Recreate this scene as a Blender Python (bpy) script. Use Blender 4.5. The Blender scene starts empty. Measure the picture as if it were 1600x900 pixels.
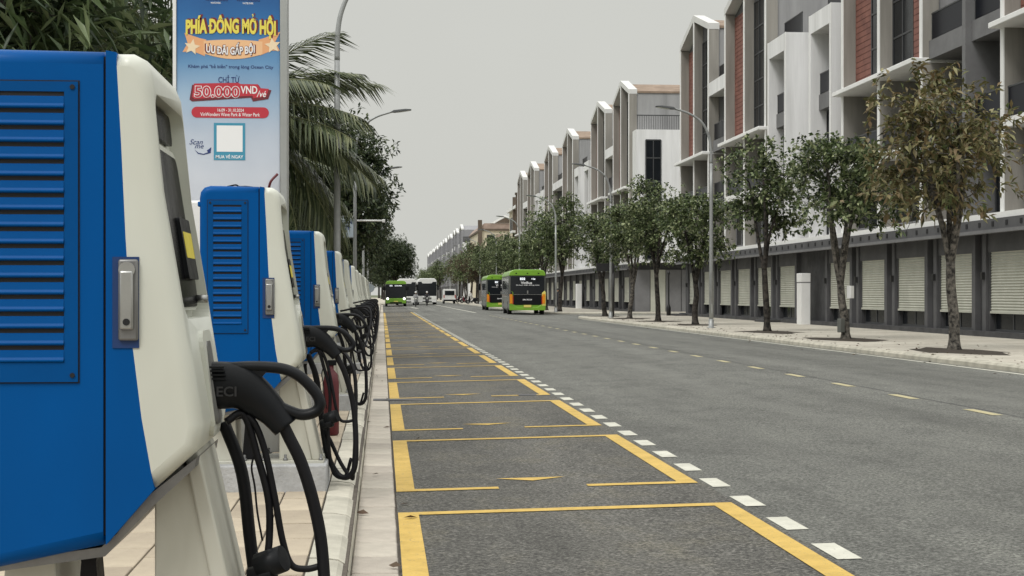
import bpy, bmesh, math, random
import numpy as np
from mathutils import Vector, Matrix
R = math.radians
SC = bpy.context.scene
COL = SC.collection
# ------------------------------------------------------------------ camera
CAM_H = 1.45
YAW = 4.835
cd = bpy.data.cameras.new("camera")
cam = bpy.data.objects.new("camera", cd)
COL.objects.link(cam)
cam.location = (0, 0, CAM_H)
cam.rotation_euler = (R(90), 0, R(-YAW))
cd.sensor_width = 36
cd.lens = 36 * 2400 / 1600
cd.shift_y = 10 / 1600
cd.clip_end = 4000
cd.clip_start = 0.05
SC.camera = cam
# ------------------------------------------------------------------ overcast sky and veiled sun
SUN_EL, SUN_AZ = 52, 218          # azimuth measured from +Y (up the street) clockwise
w = bpy.data.worlds.new("World")
SC.world = w
w.use_nodes = True
nt = w.node_tree
nt.nodes.clear()
out = nt.nodes.new('ShaderNodeOutputWorld')
bg = nt.nodes.new('ShaderNodeBackground')
sky = nt.nodes.new('ShaderNodeTexSky')
sky.sky_type = 'NISHITA'
sky.sun_disc = False
sky.sun_elevation = R(SUN_EL)
sky.sun_rotation = R(SUN_AZ)
sky.air_density = 1.0
sky.dust_density = 6.0
hs = nt.nodes.new('ShaderNodeHueSaturation')
hs.inputs['Saturation'].default_value = 0.12
nt.links.new(sky.outputs[0], hs.inputs['Color'])
tc = nt.nodes.new('ShaderNodeTexCoord')
sp = nt.nodes.new('ShaderNodeSeparateXYZ')
nt.links.new(tc.outputs['Generated'], sp.inputs[0])
rp = nt.nodes.new('ShaderNodeValToRGB')      # overcast dome: brighter towards the zenith
rp.color_ramp.elements[0].position = 0.0
rp.color_ramp.elements[0].color = (6.42, 6.46, 6.04, 1)
rp.color_ramp.elements[1].position = 1.0
rp.color_ramp.elements[1].color = (18.8, 18.9, 18.3, 1)
e = rp.color_ramp.elements.new(0.22)
e.color = (6.60, 6.66, 6.25, 1)
nt.links.new(sp.outputs['Z'], rp.inputs['Fac'])
cn = nt.nodes.new('ShaderNodeTexNoise')
cn.inputs['Scale'].default_value = 2.2
cn.inputs['Detail'].default_value = 4
cm = nt.nodes.new('ShaderNodeMapRange')
cm.inputs['From Min'].default_value = .3
cm.inputs['From Max'].default_value = .7
cm.inputs['To Min'].default_value = .93
cm.inputs['To Max'].default_value = 1.05
nt.links.new(tc.outputs['Generated'], cn.inputs['Vector'])
nt.links.new(cn.outputs['Fac'], cm.inputs['Value'])
ml = nt.nodes.new('ShaderNodeMix')
ml.data_type = 'RGBA'
ml.blend_type = 'MULTIPLY'
ml.inputs['Factor'].default_value = 1
nt.links.new(rp.outputs[0], ml.inputs[6])
nt.links.new(cm.outputs[0], ml.inputs[7])
mx = nt.nodes.new('ShaderNodeMix')
mx.data_type = 'RGBA'
mx.inputs['Factor'].default_value = 0.04
nt.links.new(ml.outputs[2], mx.inputs[6])
nt.links.new(hs.outputs[0], mx.inputs[7])
nt.links.new(mx.outputs[2], bg.inputs['Color'])
bg.inputs['Strength'].default_value = 0.1
nt.links.new(bg.outputs[0], out.inputs['Surface'])
sl = bpy.data.lights.new("sun", 'SUN')
sl.energy = 1.5
sl.angle = R(18)
sl.color = (1.0, 0.975, 0.93)
so = bpy.data.objects.new("sun", sl)
COL.objects.link(so)
d = Vector((math.sin(R(SUN_AZ)) * math.cos(R(SUN_EL)), math.cos(R(SUN_AZ)) * math.cos(R(SUN_EL)), math.sin(R(SUN_EL))))
so.rotation_euler = d.to_track_quat('Z', 'Y').to_euler()
so.location = d * 60
vs = SC.view_settings
vs.view_transform = 'Standard'
vs.look = 'None'
vs.gamma = 1
vs.use_curve_mapping = False
vs.exposure = 0.0

# ------------------------------------------------------------------ helpers
ORG = {}

class MB:
    def __init__(self):
        self.v = []; self.f = []; self.s = []
    def add(self, vs, fs, smooth=False):
        b = len(self.v)
        self.v += [tuple(p) for p in vs]
        self.f += [tuple(i + b for i in f) for f in fs]
        self.s += [smooth] * len(fs)
        return self
    def box(self, x0, x1, y0, y1, z0, z1):
        return self.add([(x0,y0,z0),(x1,y0,z0),(x1,y1,z0),(x0,y1,z0),(x0,y0,z1),(x1,y0,z1),(x1,y1,z1),(x0,y1,z1)],
                        [(0,3,2,1),(4,5,6,7),(0,1,5,4),(1,2,6,5),(2,3,7,6),(3,0,4,7)])
    def prism(self, poly, axis, a, b):
        """poly in the plane across the axis: x -> (y,z), y -> (x,z), z -> (x,y)"""
        def pt(p, t):
            return (t, p[0], p[1]) if axis == 'x' else (p[0], t, p[1]) if axis == 'y' else (p[0], p[1], t)
        n = len(poly)
        ar = sum(poly[i][0]*poly[(i+1)%n][1]-poly[(i+1)%n][0]*poly[i][1] for i in range(n))
        if (ar < 0) != (axis == 'y'):
            poly = poly[::-1]
        vs = [pt(p, a) for p in poly] + [pt(p, b) for p in poly]
        fs = [tuple(range(n))[::-1], tuple(range(n, 2*n))] + [(i, (i+1)%n, n+(i+1)%n, n+i) for i in range(n)]
        return self.add(vs, fs)
    def tube(self, pts, r, n=8, sq=None, cap=True):
        """sweep along points; r scalar or list; sq = list of (side, up) factors"""
        P = [Vector(p) for p in pts]
        m = len(P)
        rr = r if isinstance(r, (list, tuple)) else [r]*m
        vs = []; up = None
        for i in range(m):
            t = (P[min(i+1, m-1)] - P[max(i-1, 0)])
            t = t.normalized() if t.length > 1e-9 else Vector((0,0,1))
            if up is None:
                up = Vector((0,1,0)) if abs(t.y) < .8 else Vector((1,0,0))
            a = (up - t*up.dot(t)).normalized()
            up = a
            b = t.cross(a)
            fa, fb = sq[i] if isinstance(sq, list) else (sq or (1,1))
            for k in range(n):
                an = 2*math.pi*k/n
                vs.append(P[i] + a*(math.cos(an)*rr[i]*fa) + b*(math.sin(an)*rr[i]*fb))
        fs = []
        for i in range(m-1):
            for k in range(n):
                fs.append((i*n+k, i*n+(k+1)%n, (i+1)*n+(k+1)%n, (i+1)*n+k))
        self.add(vs, fs, True)
        if cap:
            b0 = len(self.v) - len(vs)
            self.f.append(tuple(b0+k for k in range(n))[::-1]); self.s.append(False)
            self.f.append(tuple(b0+(m-1)*n+k for k in range(n))); self.s.append(False)
        return self
    def lathe(self, c, prof, n=16):
        """prof list of (r, z) about vertical axis at c=(x,y)"""
        vs = [(c[0]+r*math.cos(2*math.pi*k/n), c[1]+r*math.sin(2*math.pi*k/n), z) for r, z in prof for k in range(n)]
        fs = [(i*n+k, i*n+(k+1)%n, (i+1)*n+(k+1)%n, (i+1)*n+k) for i in range(len(prof)-1) for k in range(n)]
        self.add(vs, fs, True)
        b0 = len(self.v) - len(vs)
        self.f.append(tuple(b0+k for k in range(n))[::-1]); self.s.append(False)
        self.f.append(tuple(b0+(len(prof)-1)*n+k for k in range(n))); self.s.append(False)
        return self

def link_mesh(name, me, parent, origin):
    o = bpy.data.objects.new(name, me)
    COL.objects.link(o)
    po = Vector(ORG.get(parent.name, (0,0,0))) if parent else Vector((0,0,0))
    o.location = Vector(origin) - po
    ORG[o.name] = tuple(origin)
    if parent:
        o.parent = parent
    return o

def obj(name, mb, mat, parent=None, bevel=0, seg=2, origin=None, ang=35, smooth=False):
    """mesh object; mb in world coordinates, kept relative to the parent's origin (parent unrotated)"""
    if origin is None:
        origin = ORG.get(parent.name, (0,0,0)) if parent else (0,0,0)
    me = bpy.data.meshes.new(name)
    ox, oy, oz = origin
    me.from_pydata([(x-ox, y-oy, z-oz) for x, y, z in mb.v], [], mb.f)
    me.polygons.foreach_set('use_smooth', [True]*len(mb.f) if smooth else mb.s)
    if bevel:
        bm = bmesh.new(); bm.from_mesh(me)
        bmesh.ops.remove_doubles(bm, verts=bm.verts, dist=1e-5)
        ed = [e for e in bm.edges if len(e.link_faces) == 2 and e.calc_face_angle(0) > R(ang)]
        r_ = bmesh.ops.bevel(bm, geom=ed, offset=bevel, segments=seg, profile=.5, affect='EDGES', clamp_overlap=True)
        for f in r_['faces']: f.smooth = True
        bm.to_mesh(me); bm.free()
    me.update()
    if mat: me.materials.append(mat)
    return link_mesh(name, me, parent, origin)

def share(src, name, parent, origin):
    return link_mesh(name, src.data, parent, origin)

def thing(name, label, cat, loc=(0,0,0), group=None):
    o = bpy.data.objects.new(name, None)
    COL.objects.link(o)
    o.location = loc
    o.empty_display_size = .2
    ORG[o.name] = tuple(loc)
    return tag(o, label, cat, group)

def tag(o, label, cat, group=None):
    o['label'] = label; o['category'] = cat
    if group: o['group'] = group
    return o

def dup(root, loc, rz=0, label=None, group=None, skip=()):
    def cp(s, par):
        c = s.copy(); COL.objects.link(c); c.parent = par
        if par: ORG[c.name] = ORG.get(s.name, (0,0,0))
        for ch in s.children:
            if ch.name.split('.')[0] not in skip:
                cp(ch, c)
        return c
    r = cp(root, None)
    r.location = loc; r.rotation_euler = (0,0,rz)
    if label: r['label'] = label
    if group: r['group'] = group
    return r

def struct(o):
    o['kind'] = 'structure'
    return o

def stuff(o):
    o['kind'] = 'stuff'
    return o

def spline(pts, k=8):
    P = [Vector(p) for p in pts]
    P = [P[0]*2-P[1]] + P + [P[-1]*2-P[-2]]
    o = []
    for i in range(1, len(P)-2):
        for j in range(k):
            t = j/k
            a, b, c, d_ = P[i-1], P[i], P[i+1], P[i+2]
            o.append(.5*((2*b) + (c-a)*t + (2*a-5*b+4*c-d_)*t*t + (3*b-a-3*c+d_)*t**3))
    o.append(P[-2])
    return o

# ------------------------------------------------------------------ materials
def mat(name, col, rough=.6, var=.0, vscale=3., bump=0., bscale=60., metal=0., spec=.5, coat=0., vcol=None, detail=4, streak=0., hard=.2):
    m = bpy.data.materials.new(name)
    m.use_nodes = True
    n = m.node_tree
    b = n.nodes['Principled BSDF']
    b.inputs['Base Color'].default_value = (*col, 1)
    b.inputs['Roughness'].default_value = rough
    b.inputs['Metallic'].default_value = metal
    b.inputs['Specular IOR Level'].default_value = spec
    b.inputs['Coat Weight'].default_value = coat
    tc = n.nodes.new('ShaderNodeTexCoord')
    if var:
        no = n.nodes.new('ShaderNodeTexNoise')
        no.inputs['Scale'].default_value = vscale
        no.inputs['Detail'].default_value = detail
        no.inputs['Roughness'].default_value = .65
        src = tc.outputs['Object']
        if streak:
            mp = n.nodes.new('ShaderNodeMapping')
            mp.inputs['Scale'].default_value = (1, 1, streak)
            n.links.new(src, mp.inputs[0]); src = mp.outputs[0]
        n.links.new(src, no.inputs['Vector'])
        mr = n.nodes.new('ShaderNodeMapRange')
        mr.inputs['From Min'].default_value = .5-hard; mr.inputs['From Max'].default_value = .5+hard
        n.links.new(no.outputs['Fac'], mr.inputs['Value'])
        mi = n.nodes.new('ShaderNodeMix'); mi.data_type = 'RGBA'
        c2 = vcol or tuple(c*(1-var) for c in col)
        c1 = tuple(min(1, c*(1+var*.5)) for c in col)
        mi.inputs[6].default_value = (*c1, 1); mi.inputs[7].default_value = (*c2, 1)
        n.links.new(mr.outputs[0], mi.inputs['Factor'])
        n.links.new(mi.outputs[2], b.inputs['Base Color'])
        # roughness breaks up with the same grime
        mr2 = n.nodes.new('ShaderNodeMapRange')
        mr2.inputs['From Min'].default_value = .3; mr2.inputs['From Max'].default_value = .7
        mr2.inputs['To Min'].default_value = max(.03, rough-.08); mr2.inputs['To Max'].default_value = min(1, rough+.1)
        n.links.new(no.outputs['Fac'], mr2.inputs['Value'])
        n.links.new(mr2.outputs[0], b.inputs['Roughness'])
    if bump:
        nb = n.nodes.new('ShaderNodeTexNoise')
        nb.inputs['Scale'].default_value = bscale
        nb.inputs['Detail'].default_value = 3
        n.links.new(tc.outputs['Object'], nb.inputs['Vector'])
        bp = n.nodes.new('ShaderNodeBump')
        bp.inputs['Strength'].default_value = bump
        bp.inputs['Distance'].default_value = .02
        n.links.new(nb.outputs['Fac'], bp.inputs['Height'])
        n.links.new(bp.outputs[0], b.inputs['Normal'])
    return m

def asphalt(name, c_lo, c_hi, c_st, grain=170, stone=.6, patch=(1.12,1.12,1.1)):
    m = bpy.data.materials.new(name); m.use_nodes = True
    n = m.node_tree; b = n.nodes['Principled BSDF']
    b.inputs['Roughness'].default_value = .82
    b.inputs['Specular IOR Level'].default_value = .35
    tc = n.nodes.new('ShaderNodeTexCoord')
    g = n.nodes.new('ShaderNodeTexNoise'); g.inputs['Scale'].default_value = grain; g.inputs['Detail'].default_value = 3; g.inputs['Roughness'].default_value = .7
    g2 = n.nodes.new('ShaderNodeTexNoise'); g2.inputs['Scale'].default_value = 44; g2.inputs['Detail'].default_value = 6; g2.inputs['Roughness'].default_value = .8
    l = n.nodes.new('ShaderNodeTexNoise'); l.inputs['Scale'].default_value = .45; l.inputs['Detail'].default_value = 6
    mp = n.nodes.new('ShaderNodeMapping'); mp.inputs['Scale'].default_value = (1.6, .22, 1)
    n.links.new(tc.outputs['Object'], mp.inputs[0])
    for x in (g, g2): n.links.new(tc.outputs['Object'], x.inputs['Vector'])
    n.links.new(mp.outputs[0], l.inputs['Vector'])
    ad = n.nodes.new('ShaderNodeMath'); ad.operation = 'ADD'
    n.links.new(g.outputs['Fac'], ad.inputs[0])
    hf = n.nodes.new('ShaderNodeMath'); hf.operation = 'MULTIPLY'; hf.inputs[1].default_value = 1.5
    n.links.new(g2.outputs['Fac'], hf.inputs[0]); n.links.new(hf.outputs[0], ad.inputs[1])
    r1 = n.nodes.new('ShaderNodeMapRange'); r1.inputs['From Min'].default_value = .95; r1.inputs['From Max'].default_value = 1.55
    n.links.new(ad.outputs[0], r1.inputs['Value'])
    m1 = n.nodes.new('ShaderNodeMix'); m1.data_type = 'RGBA'
    m1.inputs[6].default_value = (*c_lo, 1); m1.inputs[7].default_value = (*c_hi, 1)
    n.links.new(r1.outputs[0], m1.inputs['Factor'])
    r2 = n.nodes.new('ShaderNodeMapRange'); r2.inputs['From Min'].default_value = .42; r2.inputs['From Max'].default_value = .72; r2.inputs['To Max'].default_value = .8
    n.links.new(l.outputs['Fac'], r2.inputs['Value'])
    m2 = n.nodes.new('ShaderNodeMix'); m2.data_type = 'RGBA'
    m2.inputs[7].default_value = (*c_st, 1)
    n.links.new(r2.outputs[0], m2.inputs['Factor']); n.links.new(m1.outputs[2], m2.inputs[6])
    ml = n.nodes.new('ShaderNodeMix'); ml.data_type = 'RGBA'; ml.blend_type = 'MULTIPLY'; ml.inputs['Factor'].default_value = .85
    n.links.new(m2.outputs[2], ml.inputs[6])
    r3 = n.nodes.new('ShaderNodeMapRange'); r3.inputs['From Min'].default_value = .35; r3.inputs['From Max'].default_value = .65; r3.inputs['To Min'].default_value = .40; r3.inputs['To Max'].default_value = 1.62
    n.links.new(g2.outputs['Fac'], r3.inputs['Value']); n.links.new(r3.outputs[0], ml.inputs[7])
    # single stones of the aggregate, then patches and worn tracks along the street
    vo = n.nodes.new('ShaderNodeTexVoronoi'); vo.inputs['Scale'].default_value = 62
    n.links.new(tc.outputs['Object'], vo.inputs['Vector'])
    sv = n.nodes.new('ShaderNodeSeparateColor'); n.links.new(vo.outputs['Color'], sv.inputs[0])
    r4 = n.nodes.new('ShaderNodeMapRange'); r4.inputs['To Min'].default_value = .45; r4.inputs['To Max'].default_value = 1.55
    n.links.new(sv.outputs[0], r4.inputs['Value'])
    mv = n.nodes.new('ShaderNodeMix'); mv.data_type = 'RGBA'; mv.blend_type = 'MULTIPLY'; mv.inputs['Factor'].default_value = stone
    n.links.new(ml.outputs[2], mv.inputs[6]); n.links.new(r4.outputs[0], mv.inputs[7])
    pn = n.nodes.new('ShaderNodeTexNoise'); pn.inputs['Scale'].default_value = 1.7; pn.inputs['Detail'].default_value = 8; pn.inputs['Roughness'].default_value = .7
    mp2 = n.nodes.new('ShaderNodeMapping'); mp2.inputs['Scale'].default_value = (1., .5, 1)
    n.links.new(tc.outputs['Object'], mp2.inputs[0]); n.links.new(mp2.outputs[0], pn.inputs['Vector'])
    pr = n.nodes.new('ShaderNodeValToRGB')
    pr.color_ramp.elements[0].position = .30; pr.color_ramp.elements[0].color = (.70,.70,.70,1)
    pr.color_ramp.elements[1].position = .72; pr.color_ramp.elements[1].color = (*patch, 1)
    e5 = pr.color_ramp.elements.new(.5); e5.color = (1,1,1,1)
    n.links.new(pn.outputs['Fac'], pr.inputs['Fac'])
    m5 = n.nodes.new('ShaderNodeMix'); m5.data_type = 'RGBA'; m5.blend_type = 'MULTIPLY'; m5.inputs['Factor'].default_value = 1
    n.links.new(mv.outputs[2], m5.inputs[6]); n.links.new(pr.outputs[0], m5.inputs[7])
    tk = n.nodes.new('ShaderNodeTexNoise'); tk.inputs['Scale'].default_value = 1.0; tk.inputs['Detail'].default_value = 3
    mp3 = n.nodes.new('ShaderNodeMapping'); mp3.inputs['Scale'].default_value = (1.1, .02, 1)
    n.links.new(tc.outputs['Object'], mp3.inputs[0]); n.links.new(mp3.outputs[0], tk.inputs['Vector'])
    r6 = n.nodes.new('ShaderNodeMapRange'); r6.inputs['From Min'].default_value = .35; r6.inputs['From Max'].default_value = .65; r6.inputs['To Min'].default_value = .82; r6.inputs['To Max'].default_value = 1.10
    n.links.new(tk.outputs['Fac'], r6.inputs['Value'])
    m6 = n.nodes.new('ShaderNodeMix'); m6.data_type = 'RGBA'; m6.blend_type = 'MULTIPLY'; m6.inputs['Factor'].default_value = 1
    n.links.new(m5.outputs[2], m6.inputs[6]); n.links.new(r6.outputs[0], m6.inputs[7])
    n.links.new(m6.outputs[2], b.inputs['Base Color'])
    bp = n.nodes.new('ShaderNodeBump'); bp.inputs['Strength'].default_value = .8; bp.inputs['Distance'].default_value = .008
    n.links.new(ad.outputs[0], bp.inputs['Height']); n.links.new(bp.outputs[0], b.inputs['Normal'])
    return m

def paint(name, col, wear):
    """road paint, worn through in small patches to the asphalt colour"""
    m = mat(name, col, .7, .18, 5., .25, 150.)
    n = m.node_tree; b = n.nodes['Principled BSDF']
    src = b.inputs['Base Color'].links[0].from_socket
    tc = n.nodes.new('ShaderNodeTexCoord')
    a = n.nodes.new('ShaderNodeTexNoise'); a.inputs['Scale'].default_value = 45; a.inputs['Detail'].default_value = 6; a.inputs['Roughness'].default_value = .75
    n.links.new(tc.outputs['Object'], a.inputs['Vector'])
    r = n.nodes.new('ShaderNodeMapRange'); r.inputs['From Min'].default_value = wear; r.inputs['From Max'].default_value = wear+.09
    n.links.new(a.outputs['Fac'], r.inputs['Value'])
    mi = n.nodes.new('ShaderNodeMix'); mi.data_type = 'RGBA'
    mi.inputs[7].default_value = (.11, .108, .10, 1)
    n.links.new(src, mi.inputs[6]); n.links.new(r.outputs[0], mi.inputs['Factor'])
    n.links.new(mi.outputs[2], b.inputs['Base Color'])
    return m

def leafmat(name, cols, rough=.5, trans=.25):
    m = bpy.data.materials.new(name); m.use_nodes = True
    n = m.node_tree; b = n.nodes['Principled BSDF']
    ge = n.nodes.new('ShaderNodeNewGeometry')
    rp = n.nodes.new('ShaderNodeValToRGB')
    els = rp.color_ramp.elements
    while len(els) < len(cols): els.new(.5)
    for i, c in enumerate(cols):
        els[i].position = i/(len(cols)-1); els[i].color = (*c, 1)
    n.links.new(ge.outputs['Random Per Island'], rp.inputs['Fac'])
    n.links.new(rp.outputs[0], b.inputs['Base Color'])
    b.inputs['Roughness'].default_value = rough
    b.inputs['Specular IOR Level'].default_value = .4
    tr = n.nodes.new('ShaderNodeBsdfTranslucent')
    n.links.new(rp.outputs[0], tr.inputs['Color'])
    ms = n.nodes.new('ShaderNodeMixShader'); ms.inputs[0].default_value = trans
    n.links.new(b.outputs[0], ms.inputs[1]); n.links.new(tr.outputs[0], ms.inputs[2])
    n.links.new(ms.outputs[0], n.nodes['Material Output'].inputs['Surface'])
    return m

def per_piece(m, lo, hi, tint=None):
    """every piece its own tone"""
    n = m.node_tree; b = n.nodes['Principled BSDF']
    src = b.inputs['Base Color'].links[0].from_socket
    oi = n.nodes.new('ShaderNodeObjectInfo')
    r = n.nodes.new('ShaderNodeValToRGB')
    r.color_ramp.elements[0].color = (*lo, 1); r.color_ramp.elements[1].color = (*hi, 1)
    n.links.new(oi.outputs['Random'], r.inputs['Fac'])
    mi = n.nodes.new('ShaderNodeMix'); mi.data_type = 'RGBA'; mi.blend_type = 'MULTIPLY'; mi.inputs['Factor'].default_value = 1
    n.links.new(src, mi.inputs[6]); n.links.new(r.outputs[0], mi.inputs[7]); n.links.new(mi.outputs[2], b.inputs['Base Color'])
    return m
M = {}
M['asphalt'] = asphalt('asphalt', (.076,.077,.070), (.210,.211,.192), (.106,.106,.097))
M['bay_asphalt'] = asphalt('bay_asphalt', (.042,.041,.038), (.178,.172,.155), (.108,.104,.092), 120, .8, (1.18,1.13,.98))
M['yellow'] = paint('yellow_paint', (.56,.375,.085), .58)
M['white_line'] = paint('white_paint', (.56,.55,.475), .60)
M['pale_line'] = paint('faded_yellow_paint', (.45,.40,.23), .56)
M['kerb'] = mat('kerb_stone', (.52,.495,.42), .85, .22, 4., .35, 60.)
M['gutter'] = mat('gutter_slab', (.46,.42,.36), .85, .25, 3., .4, 70.)
M['paver'] = mat('paver', (.44,.385,.295), .85, .28, 2.2, .35, 60., vcol=(.36,.31,.245))
per_piece(M['kerb'], (.86,.86,.85), (1.06,1.05,1.04)); per_piece(M['gutter'], (.84,.82,.82), (1.06,1.06,1.05)); per_piece(M['paver'], (.80,.77,.75), (1.10,1.08,1.05))
M['joint'] = mat('joint_soil', (.09,.075,.06), .95, .3, 20.)
M['sidewalk'] = mat('sidewalk_paving', (.47,.435,.36), .85, .22, .9, .3, 40.)
M['soil_shade'] = mat('soil_shade', (.045,.034,.024), .95, .4, 9., .6, 40.)  # pit soil, its brown darkened to carry the shade under the trees
M['ground'] = mat('ground', (.10,.115,.06), .95, .4, .6, .3, 8.)
M['blue'] = mat('blue_powder_coat', (.0,.074,.275), .38, .14, 1.3, .03, 420., spec=.09, streak=.4)
M['blue_panel'] = mat('blue_panel', (.0,.066,.240), .42, .14, 2., .03, 420., spec=.09)
M['white_shell'] = mat('white_shell', (.60,.615,.555), .40, .07, 1.6, .02, 300., vcol=(.525,.53,.465), streak=.35)
M['white_steel'] = mat('white_steel', (.52,.52,.465), .5, .12, 3., .03, 200., vcol=(.41,.40,.34), streak=.3)
M['dark'] = mat('dark_cavity', (.008,.008,.010), .8)
M['rubber'] = mat('black_rubber', (.006,.006,.008), .5, .3, 12., .08, 200., spec=.22)
M['plastic'] = mat('black_plastic', (.006,.007,.009), .42, .25, 10., .05, 260., spec=.22)
M['screen'] = mat('black_gloss', (.006,.006,.007), .22, .4, 6., spec=.012, streak=.2)
M['silver'] = mat('satin_steel', (.42,.42,.41), .34, .2, 8., metal=.85)
M['silver_dark'] = mat('grey_cast_steel', (.22,.22,.22), .42, .2, 8., metal=.7)
M['sticker'] = mat('yellow_sticker', (.72,.60,.06), .5, .1, 12.)
M['concrete'] = mat('concrete', (.40,.405,.41), .9, .25, 5., .3, 50.)
M['alu'] = mat('aluminium', (.40,.41,.40), .42, .15, 2., metal=.5)
M['pole'] = mat('galvanised_pole', (.33,.34,.34), .5, .18, 3., metal=.35)
M['lampdark'] = mat('lamp_head', (.10,.105,.11), .5)
M['b_white'] = mat('white_render', (.77,.77,.78), .8, .1, 1.6, .12, 25., vcol=(.60,.60,.60), streak=.08, detail=7)
M['b_edge'] = mat('white_edge', (.78,.78,.77), .75, .08, .9, .08, 25.)
M['b_frame'] = mat('frame_render', (.62,.62,.61), .8, .08, .9, .08, 25.)
M['b_grey'] = mat('grey_render', (.32,.32,.325), .85, .28, 1.2, .12, 25., streak=.1, detail=7)
M['b_beige'] = mat('beige_render', (.285,.27,.245), .85, .3, 1.5, .12, 25., streak=.1, detail=7)
M['b_dark'] = mat('charcoal_render', (.056,.056,.060), .75, .35, 1.4, .12, 25.)
M['b_dark2'] = mat('dark_grey_render', (.088,.088,.093), .75, .2, 1.1, .12, 25.)
M['b_mid'] = mat('mid_grey_render', (.165,.165,.17), .8, .15, 1.1, .1, 25.)
M['cladding'] = mat('terracotta_boards', (.215,.088,.066), .75, .3, 1.6, .15, 40., vcol=(.15,.062,.05))
M['shutter'] = mat('roller_shutter', (.44,.445,.385), .55, .12, 1.5, vcol=(.39,.395,.34))
M['glass'] = mat('tinted_glass', (.012,.014,.017), .14, .3, .7, spec=.12)
M['glass_rail'] = mat('dark_rail_glass', (.006,.007,.012), .3, spec=.10)
M['frame'] = mat('window_frame', (.045,.047,.05), .5)
M['rooftile'] = mat('roof_tile', (.26,.19,.14), .85, .3, 1.2, .3, 10.)
M['cream'] = mat('cream_render', (.58,.52,.40), .85, .12, .6)
M['brown'] = mat('brown_render', (.10,.075,.055), .8, .2, 1.)
M['pinkroof'] = mat('dusty_roof_tile', (.33,.25,.21), .85, .25, 1.)
M['far_grey'] = mat('distant_grey_render', (.27,.27,.285), .85, .1, .4)
M['bark'] = mat('bark', (.045,.038,.032), .9, .5, 7., 1., 28., vcol=(.009,.008,.007), hard=.09)
M['bark_pale'] = mat('lichen_bark', (.12,.108,.092), .9, .7, 9., 1., 26., vcol=(.012,.011,.010), hard=.12, detail=6)
M['palm_trunk'] = mat('palm_trunk', (.14,.12,.095), .9, .4, 6., .8, 20.)
M['leaf_green'] = leafmat('leaf_green', [(.014,.022,.010),(.06,.09,.034),(.14,.185,.075),(.36,.39,.22)])
M['leaf_dark'] = leafmat('leaf_dark', [(.010,.018,.010),(.028,.046,.022),(.06,.085,.038),(.13,.155,.075)])
M['leaf_olive'] = leafmat('leaf_olive', [(.04,.04,.018),(.12,.115,.045),(.17,.115,.058),(.30,.275,.14),(.085,.12,.04)])
M['leaf_rust'] = leafmat('leaf_rust', [(.05,.05,.022),(.09,.06,.035),(.12,.07,.045),(.06,.06,.025)])
M['palm'] = leafmat('palm_leaflet', [(.02,.03,.014),(.055,.075,.032),(.10,.12,.055),(.19,.20,.105)], .4, .18)
M['palm_rib'] = mat('palm_rib', (.14,.15,.06), .5, .2, 6.)
M['long_leaf'] = leafmat('long_leaf', [(.016,.03,.015),(.05,.08,.034),(.10,.145,.06),(.22,.27,.14)], .4)
M['bus_green'] = mat('bus_green', (.185,.385,.030), .32, .1, 2., spec=.5, coat=.3)
M['bus_black'] = mat('bus_glass', (.010,.012,.016), .12, spec=.45)
M['bus_grey'] = mat('bus_grey', (.12,.125,.115), .35, .15, 2.)
M['bus_white'] = mat('bus_white', (.72,.72,.71), .35, .08, 2., coat=.2)
M['tyre'] = mat('tyre', (.012,.012,.012), .85)
M['amber'] = mat('amber_lens', (.75,.26,.01), .3)
M['red_lens'] = mat('red_lens', (.45,.02,.015), .3)
M['lens'] = mat('clear_lens', (.75,.76,.72), .2)
def emis(name, col, st):
    m = mat(name, col, .5)
    b = m.node_tree.nodes['Principled BSDF']
    b.inputs['Emission Color'].default_value = (*col, 1); b.inputs['Emission Strength'].default_value = st
    return m
M['led'] = emis('led_display', (.85,.9,.95), .8)
M['lamp_on'] = emis('headlight_lamp', (1,1,.95), 1.6)
M['plate'] = mat('number_plate', (.70,.62,.15), .5)
M['cloth_dark'] = mat('dark_cloth', (.03,.03,.035), .9)
M['cloth_grey'] = mat('grey_cloth', (.28,.28,.29), .9)
M['cloth_white'] = mat('white_cloth', (.6,.6,.6), .9)
M['skin'] = mat('skin', (.36,.22,.15), .6)
M['iron'] = mat('black_iron', (.015,.015,.016), .5)
M['red'] = mat('red_vinyl', (.42,.02,.03), .5)
M['maroon'] = mat('maroon_plastic', (.11,.012,.018), .45)
def flat(k, c, r=.5):
    M[k] = mat(k, c, r)
    return M[k]
# ------------------------------------------------------------------ ground, road, pavements
XG, XL, XKR = -.16, .10, 11.25     # gutter edge, bay asphalt edge, right kerb face
XP = 2.385                          # bay asphalt meets carriageway
def zr(x):
    if x < 6.7: return .0 + max(0, x-XL)*.0195
    return zr(6.69) - (x-6.7)*.014
Y0, Y1 = -12, 900
SW = .06 + .13                      # right pavement level
g = MB().box(-1500, 1500, -400, 2600, -.6, -.05)
struct(obj('ground', g, M['ground']))
def strip(xs, y0, y1, dz=0., step=60):
    m = MB()
    ys = [y0 + (y1-y0)*i/max(1, int((y1-y0)/step)) for i in range(max(1, int((y1-y0)/step))+1)]
    vs = [(x, y, zr(x)+dz) for y in ys for x in xs]
    n = len(xs)
    m.add(vs, [(j*n+i, j*n+i+1, (j+1)*n+i+1, (j+1)*n+i) for j in range(len(ys)-1) for i in range(n-1)])
    return m
road = struct(obj('road', strip([XP, 4, 6.7, 9, XKR+.1], Y0, 900), M['asphalt']))
lane = struct(obj('parking_lane', strip([XL, 1.2, XP], Y0, 210), M['bay_asphalt']))
struct(obj('road', strip([-.3, XL, 1.2, XP], 210, 900), M['asphalt']))
struct(obj('side_street', MB().add([(XKR+.08,86,zr(XKR)-.004),(90,86,.03),(90,112,.03),(XKR+.08,112,zr(XKR)-.004)], [(0,1,2,3)]), M['asphalt']))

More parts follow.
